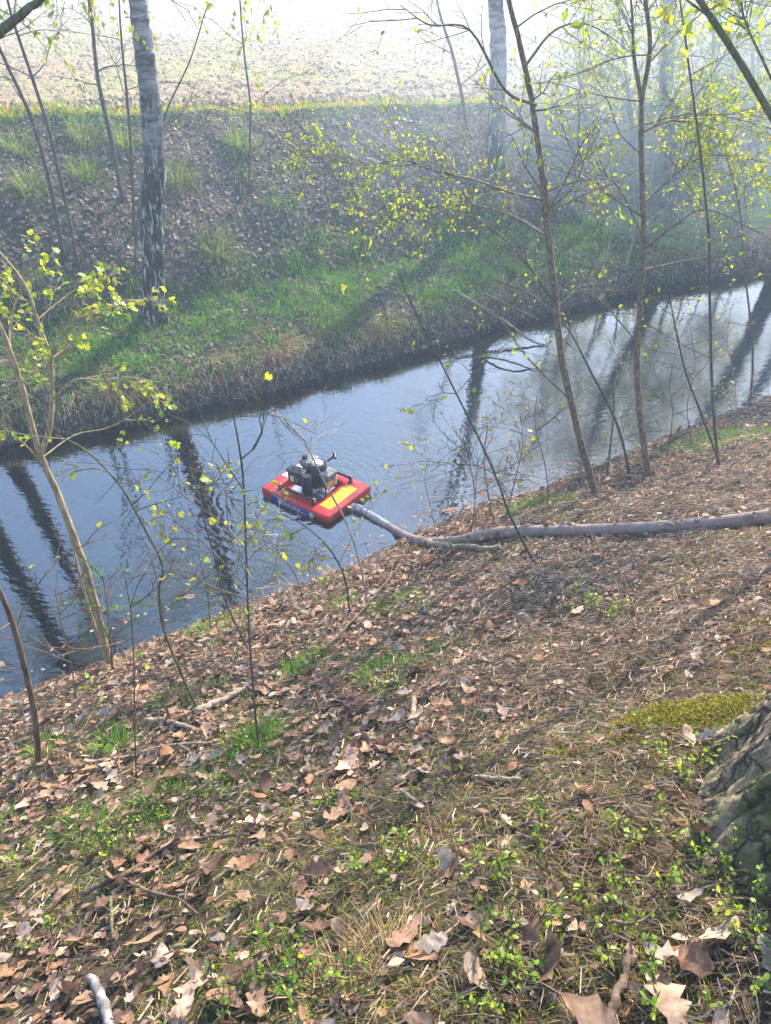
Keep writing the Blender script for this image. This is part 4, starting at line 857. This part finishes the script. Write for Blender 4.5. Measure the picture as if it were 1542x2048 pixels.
stick('driftwood_branch', 'long pale branch reaching from far bank grass into the creek', [(905, 580), (960, 612), (1020, 650), (1060, 680), (1095, 692)], .022, .012, 'stick', 2, zs=[.5, .35, .18, .05, 0], twigs=3)
stick('driftwood_branch', 'second pale branch slanting off the far bank into dark water', [(965, 585), (1020, 612), (1080, 640)], .018, .010, 'stick', 3, zs=[.45, .2, .03], twigs=2)
stick('driftwood_branch', 'dark arched branch lying on the water surface', [(960, 714), (1000, 718), (1035, 728), (1065, 740)], .014, .009, 'rotwood', 4, zs=[.0, .06, .05, -.01], twigs=2)
stick('fallen_branch', 'thick bare branch in the litter left of the tall grass tuft', [(390, 1430), (440, 1410), (475, 1392), (500, 1380)], .020, .013, 'stick', 5, group=FS, lift=.02, twigs=2)
stick('fallen_branch', 'arched tan branch above the forked litter sticks', [(290, 1452), (330, 1450), (360, 1458), (385, 1466)], .013, .009, 'stick', 6, group=FS, lift=.03, twigs=1)
stick('fallen_branch', 'long thin branch parallel to the arched one', [(180, 1532), (250, 1520), (330, 1500), (425, 1494)], .009, .006, 'stick', 7, group=FS, lift=.02, twigs=3)
stick('fallen_branch', 'long dark diagonal branch across the lower left litter', [(170, 1800), (245, 1768), (290, 1738), (340, 1705), (420, 1690), (500, 1680)], .010, .004, 'rotwood', 8, group=FS, lift=.035, twigs=4)
stick('fallen_branch', 'branch prong below the long dark diagonal branch', [(250, 1770), (300, 1795), (360, 1810), (400, 1845)], .006, .003, 'rotwood', 9, group=FS, lift=.035, twigs=2)
stick('fallen_branch', 'white birch stick at the bottom edge', [(185, 1965), (205, 1995), (222, 2048), (228, 2100)], .013, .012, 'bark_pale', 10, group=FS, lift=.02)
stick('fallen_branch', 'greenish upright stick beside the pale curled leaf', [(226, 1810), (230, 1850), (232, 1895)], .006, .005, 'bark_green', 11, group=FS, lift=.04)
stick('wood_chip', 'flat bleached wood splinter in the middle of the litter', [(793, 1575), (820, 1560), (853, 1544)], .013, .010, 'stick', 12, 'wood chip', .02, group='bleached wood splinters')
stick('wood_chip', 'second bleached splinter, slightly curved, right of the first', [(955, 1562), (990, 1569), (1040, 1568)], .009, .007, 'stick', 13, 'wood chip', .02, group='bleached wood splinters')
stick('fallen_branch', 'short pale stick pointing down right below the splinter', [(800, 1588), (820, 1602), (842, 1622)], .006, .005, 'stick', 14, group=FS, lift=.02)
stick('fallen_branch', 'dark stick slanting up from the leaves to the grass on the bank edge', [(645, 1315), (690, 1270), (740, 1215), (800, 1140)], .009, .004, 'rotwood', 15, group=FS, lift=.05, twigs=3)
stick('fallen_branch', 'thin stick on the needle path near the top', [(1150, 1230), (1180, 1222), (1230, 1236)], .006, .004, 'stick', 16, group=FS, lift=.015)
stick('fallen_branch', 'shadowed dark stick in the bottom right leaves', [(1215, 2048), (1235, 1990), (1250, 1930)], .012, .009, 'rotwood', 17, group=FS, lift=.02)
stick('fallen_branch', 'dark arched twig in the bottom right, above large leaves', [(1215, 1862), (1270, 1860), (1320, 1825)], .005, .003, 'rotwood', 18, group=FS, lift=.03)
stick('broken_stub', 'upright broken stub of birch in the grey leaves', [(825, 1460), (826, 1430), (830, 1400)], .014, .011, 'stick', 19, 'stub', .02)
stick('exposed_root', 'gnarled root under the forked maple', [(205, 1290), (240, 1300), (262, 1318)], .018, .010, 'bark_tan', 20, 'root', .02)

# ------------------------------------------------------------------ grass tufts, bilberries, moss
def tuft(label, px, py, n, h, rad, cols, seed, name='grass_tuft', lean=.45, group='grass tufts on the near bank', w=.004):
    rng = np.random.default_rng(seed); b = ground_hit(px, py); r = rad*np.sqrt(rng.uniform(0, 1, n)); a = rng.uniform(0, 6.28, n)
    x = b[0]+r*np.cos(a); y = b[1]+r*np.sin(a); z = height(x, y); mb = MB()
    blades(mb, rng, np.stack([x, y, z], 1)-b, rng.uniform(.5, 1.1, n)*h, rng.uniform(.7, 1.2, n)*w, pal(rng, n, cols, .2), lean=lean, az=a+rng.normal(0, .5, n))
    o = mb.build(name, M['grass'], smooth=False); o.location = b; tag(o, label, 'grass tuft', group)
G1 = [(.13, .30, .03), (.18, .36, .04), (.10, .23, .03), (.26, .42, .06)]
for i, (lab, a, b_, n, h, rd) in enumerate([
    ('tall dark grass tuft below the brown sapling', 232, 1490, 170, .13, .07), ('grass tuft at the foot of the dark upright whip', 520, 1490, 190, .14, .08), ('low spread of grass behind the bare branch', 350, 1400, 150, .08, .13),
    ('low grass patch beside the olive switch', 430, 1385, 90, .07, .10), ('round grass tuft above the leaf slope', 585, 1350, 110, .10, .07), ('grass tuft just above the round one', 628, 1315, 90, .09, .06),
    ('grass clump by the water edge below the pump', 800, 1215, 350, .08, .2), ('bright grass under the dark slanting stick', 770, 1350, 220, .09, .13), ('grass tuft near the middle of the bank', 890, 1310, 90, .08, .12),
    ('seedling grass among litter between the long stick and the left edge', 160, 1660, 130, .08, .1), ('grass growing above the long dark branch', 335, 1600, 160, .08, .12), ('grass between the whip foot tuft and the long branch', 450, 1545, 120, .08, .09),
    ('thin grass on the left edge of the frame', 15, 1650, 90, .08, .06), ('grass on the lip beside the tall curved sapling', 1085, 1012, 700, .09, .26), ('wide grass patch on the lip by the thin dark sapling', 1440, 885, 900, .10, .38),
    ('grass fringe above the left water edge', 440, 1255, 300, .10, .2), ('yellowish grass at the root of the forked maple', 90, 1500, 90, .10, .08), ('grass tuft below the red pump at the lip', 690, 1215, 90, .10, .1)]):
    tuft(lab, a, b_, n, h, rd, G1, 200+i)
tuft('dry straw coloured grass mound at the bottom centre', 770, 1940, 420, .17, .10, [(.40, .28, .15), (.5, .38, .22), (.3, .2, .1)], 230, 'dry_grass_tuft', 1.1, 'dry grass tufts', .003)
tuft('dry grass tuft standing in leaf litter at the bottom centre', 680, 1990, 240, .14, .08, [(.38, .26, .14), (.46, .34, .2)], 231, 'dry_grass_tuft', 1.0, 'dry grass tufts', .003)
tuft('dry bleached grass on the lip under the forked maple', 265, 1330, 420, .14, .14, [(.5, .38, .24), (.4, .28, .17)], 232, 'dry_grass_tuft', .9, 'dry grass tufts', .0035)
tuft('dry bleached grass on the lip left of the slanting stick', 480, 1250, 380, .13, .18, [(.48, .36, .22), (.38, .27, .16)], 233, 'dry_grass_tuft', 1.0, 'dry grass tufts', .0035)
for i, (a, b_, lab) in enumerate([(60, 720, 'left, at the large birch foot'), (540, 690, 'over the water left of the middle'), (650, 650, 'behind the long dry fringe'), (760, 640, 'on the bank corner'), (480, 745, 'low on the muddy edge'), (1000, 590, 'beside the pale branches'), (230, 770, 'hanging at the left water edge')]):
    tuft('dry rusty grass clump on the far bank, '+lab, a, b_, 420, .24, .25, [(.34, .22, .15), (.42, .3, .2), (.26, .16, .11)], 240+i, 'dry_grass_clump', .9, 'dry clumps on the far bank', .007)
for i, (a, b_, lab) in enumerate([(165, 280, 'upper left by the field edge'), (40, 300, 'far upper left'), (170, 350, 'on the slope under the field edge'), (480, 290, 'right of the large birch at the crest'), (355, 355, 'close to the large birch trunk'), (60, 380, 'on the left slope'), (430, 500, 'at the foot of the slope'), (245, 290, 'just left of the large birch at the crest')]):
    tuft('pale green grass clump '+lab, a, b_, 260, .34, .16, [(.20, .28, .06), (.28, .33, .10), (.15, .22, .05)], 260+i, 'grass_clump', .6, 'green clumps on the far slope', .009)
BERRY = (np.array([(0, 0, 0), (.35, .27, .05), (.75, .24, .03), (1, 0, -.03), (.75, -.24, .03), (.35, -.27, .05)]), np.array([(0, 1, 5), (1, 2, 4), (1, 4, 5), (2, 3, 4)]))
def bilberry(label, px, py, h, n, seed, cols=None, spread=.55, ls=.0175):
    rng = np.random.default_rng(seed); b = ground_hit(px, py); root = thing('bilberry_plant', label, 'bilberry plant', tuple(b), 'bilberry plants in the forest floor'); sub = Sub(root); leaves = []
    mb = MB()
    for k in range(n):
        a = rng.uniform(0, 6.28); q = b+np.array([math.cos(a), math.sin(a), 0])*rng.uniform(0, .05); grow(rng, mb, leaves, q, np.array([math.cos(a)*spread, math.sin(a)*spread, 1]), h*rng.uniform(.6, 1.1), .0016, 1, 0, .25, 6, 3.2)
    sub.part(mb, 'stems', M['bark_green'], kind='stuff')
    foliage(sub, rng, leaves, ls, cols or [(.22, .38, .04), (.32, .46, .05), (.16, .30, .03), (.42, .50, .07)], BERRY)
bil = [(1370, 1530, .16, 7, 'sunlit yellow bilberry in front of the moss mound'), (235, 1720, .12, 7, 'bilberry with bright leaves left of the long dark branch'), (300, 1640, .11, 7, 'bilberry above the long dark branch'), (190, 1690, .1, 5, 'low bilberry at the left, near curled leaves'),
    (250, 1700, .1, 4, 'bilberry sprig touching its brighter neighbour'), (440, 1570, .12, 6, 'bilberry below the whip foot tuft'), (470, 1510, .1, 5, 'bilberry left of the whip foot tuft'), (1100, 1640, .11, 4, 'single bilberry sprig in the reddish needles'), (830, 1700, .1, 6, 'bilberry on the sunlit moss'),
    (730, 1760, .1, 6, 'bilberry left of the dry straw mound'), (560, 1960, .13, 8, 'lush bilberry near the bottom left of the straw mound'), (640, 2010, .12, 8, 'bilberry at the bottom beside the straw mound'), (490, 2020, .12, 6, 'bilberry at the bottom edge, over large leaves'), (1040, 1900, .13, 7, 'green bilberry right of the straw mound'),
    (1180, 1850, .12, 6, 'bilberry trailing over the brown leaves'), (1270, 1790, .1, 5, 'bilberry in the shade beside the curled leaf'), (1400, 1760, .12, 7, 'shaded bilberry against the pine trunk'), (1500, 1840, .13, 8, 'bilberry hugging the pine trunk foot'), (1480, 1930, .12, 8, 'shaded bilberry below the pine trunk'),
    (1300, 1660, .1, 5, 'bilberry between moss and trunk root'), (1200, 1240, .13, 8, 'dull bilberry clump at the top of the needle path'), (1150, 1215, .12, 6, 'thin bilberry left of the dull clump'), (1330, 2010, .1, 5, 'bilberry at the bottom right among big leaves'), (960, 1990, .1, 5, 'bilberry in shade at the bottom centre'),
    (100, 1900, .09, 4, 'bilberry sprig low at the left edge'), (690, 1620, .09, 5, 'small bilberry between grey leaves'), (900, 1560, .08, 4, 'tiny bilberry near the splinter'), (780, 1400, .09, 5, 'bilberry uphill of the broken stub'), (960, 1760, .09, 6, 'bilberry on the yellow moss'), (60, 1720, .1, 5, 'bilberry by the leaning brown sapling')]
for i, (a, b_, h, n, lab) in enumerate(bil): bilberry(lab, a, b_, h, n, 300+i)
def moss_patch(label, px, py, rx, ry, hh, seed, n=4000):
    rng = np.random.default_rng(seed); b = ground_hit(px, py); root = thing('moss_mound', label, 'moss', tuple(b), 'moss cushions'); sub = Sub(root)
    na, nr = 48, 14; A = np.linspace(0, 2*np.pi, na, endpoint=False); Rr = np.linspace(0, 1, nr); edge = 1+.35*fbm(np.cos(A)*1.6+seed, np.sin(A)*1.6, 3, seed)
    x = b[0]+rx*Rr[:, None]*(edge*np.cos(A))[None]; y = b[1]+ry*Rr[:, None]*(edge*np.sin(A))[None]; z = height(x, y)-.02+hh*(1-Rr[:, None]**2.2)+.035*fbm(x*16, y*16, 3, 3)*(Rr[:, None] < .98)+.012
    z[-1] -= .03; i = np.arange(nr-1)[:, None]*na; j = np.arange(na)[None]; j2 = (j+1) % na; mb = MB()
    mb.add(np.stack([x, y, z], -1).reshape(-1, 3), np.stack([np.stack([i+j, i+na+j2, i+j2], -1), np.stack([i+j, i+na+j, i+na+j2], -1)], 2).reshape(-1, 3)); sub.part(mb, 'cushion', M['moss'])
    mb = MB(); r = np.sqrt(rng.uniform(0, .98, n)); a = rng.uniform(0, 6.28, n); e = np.interp(a, np.append(A, 6.2832), np.append(edge, edge[0])); X = b[0]+rx*r*e*np.cos(a); Y = b[1]+ry*r*e*np.sin(a)
    Z = height(X, Y)-.012+hh*(1-r**2.2)+.035*fbm(X*16, Y*16, 3, 3); blades(mb, rng, np.stack([X, Y, Z], 1), rng.uniform(.006, .018, n), rng.uniform(.003, .006, n), pal(rng, n, [(.18, .17, .012), (.26, .23, .016), (.09, .09, .01), (.34, .27, .025)], .2), lean=.6)
    sub.part(mb, 'moss_shoots', M['grass'], kind='stuff', smooth=False)
moss_patch('large golden green moss mound beside the pine trunk', 1395, 1432, .33, .15, .045, 1, 26000)
moss_patch('small moss patch on the path at the right edge', 1515, 1250, .14, .05, .02, 2, 1500)
moss_patch('moss strip below the small path patch at the right edge', 1520, 1300, .16, .04, .02, 3, 1500)
moss_patch('thin moss cushion left of the golden mound', 1130, 1510, .12, .05, .02, 4, 1500)

# ------------------------------------------------------------------ air
mb = MB(); box(mb, (0, 250, 8.5), (1500, 1700, 20.5)); hz = mb.build('haze', None, smooth=False, kind='stuff')
m = bpy.data.materials.new('haze_air'); m.use_nodes = True; nt = m.node_tree
for n in list(nt.nodes): nt.nodes.remove(n)
pv = nt.nodes.new('ShaderNodeVolumePrincipled'); ov = nt.nodes.new('ShaderNodeOutputMaterial'); pv.inputs['Color'].default_value = (.62, .78, 1, 1)
pv.inputs['Density'].default_value = HAZE_DENSITY; pv.inputs['Anisotropy'].default_value = .35; nt.links.new(pv.outputs[0], ov.inputs['Volume']); hz.data.materials.append(m)
def smoke(label, c, rad, dens):
    import bmesh
    bm = bmesh.new(); bmesh.ops.create_icosphere(bm, subdivisions=4, radius=1)
    for v in bm.verts: v.co = Vector((v.co.x*rad[0], v.co.y*rad[1], v.co.z*rad[2]))*(1+.25*float(fbm(np.array([v.co.x*1.5+v.co.z]), np.array([v.co.y*1.5-v.co.z]), 3, 7)[0]))
    me = bpy.data.meshes.new('smoke'); bm.to_mesh(me); bm.free(); o = bpy.data.objects.new('smoke', me); C.objects.link(o); o.location = c; o.rotation_euler = (0, 0, math.radians(20)); o['kind'] = 'stuff'
    m = bpy.data.materials.new('smoke_air'); m.use_nodes = True; nt = m.node_tree
    for n in list(nt.nodes): nt.nodes.remove(n)
    pv = nt.nodes.new('ShaderNodeVolumePrincipled'); ov = nt.nodes.new('ShaderNodeOutputMaterial'); pv.inputs['Color'].default_value = (.72, .84, 1, 1)
    pv.inputs['Density'].default_value = dens; pv.inputs['Anisotropy'].default_value = .3; nt.links.new(pv.outputs[0], ov.inputs['Volume']); me.materials.append(m)
smoke('', (6.0, 12.9, 2.8), (4.8, 1.9, 2.4), .09)
smoke('', (9.5, 14.2, 2.8), (5.0, 2.6, 2.6), .11)
smoke('', (2.2, 12.9, 2.4), (3.4, 1.3, 1.5), .045)
print('TRIS', sum(len(o.data.polygons) for o in bpy.data.objects if o.type == 'MESH' and o.users), 'OBJ', len(bpy.data.objects))
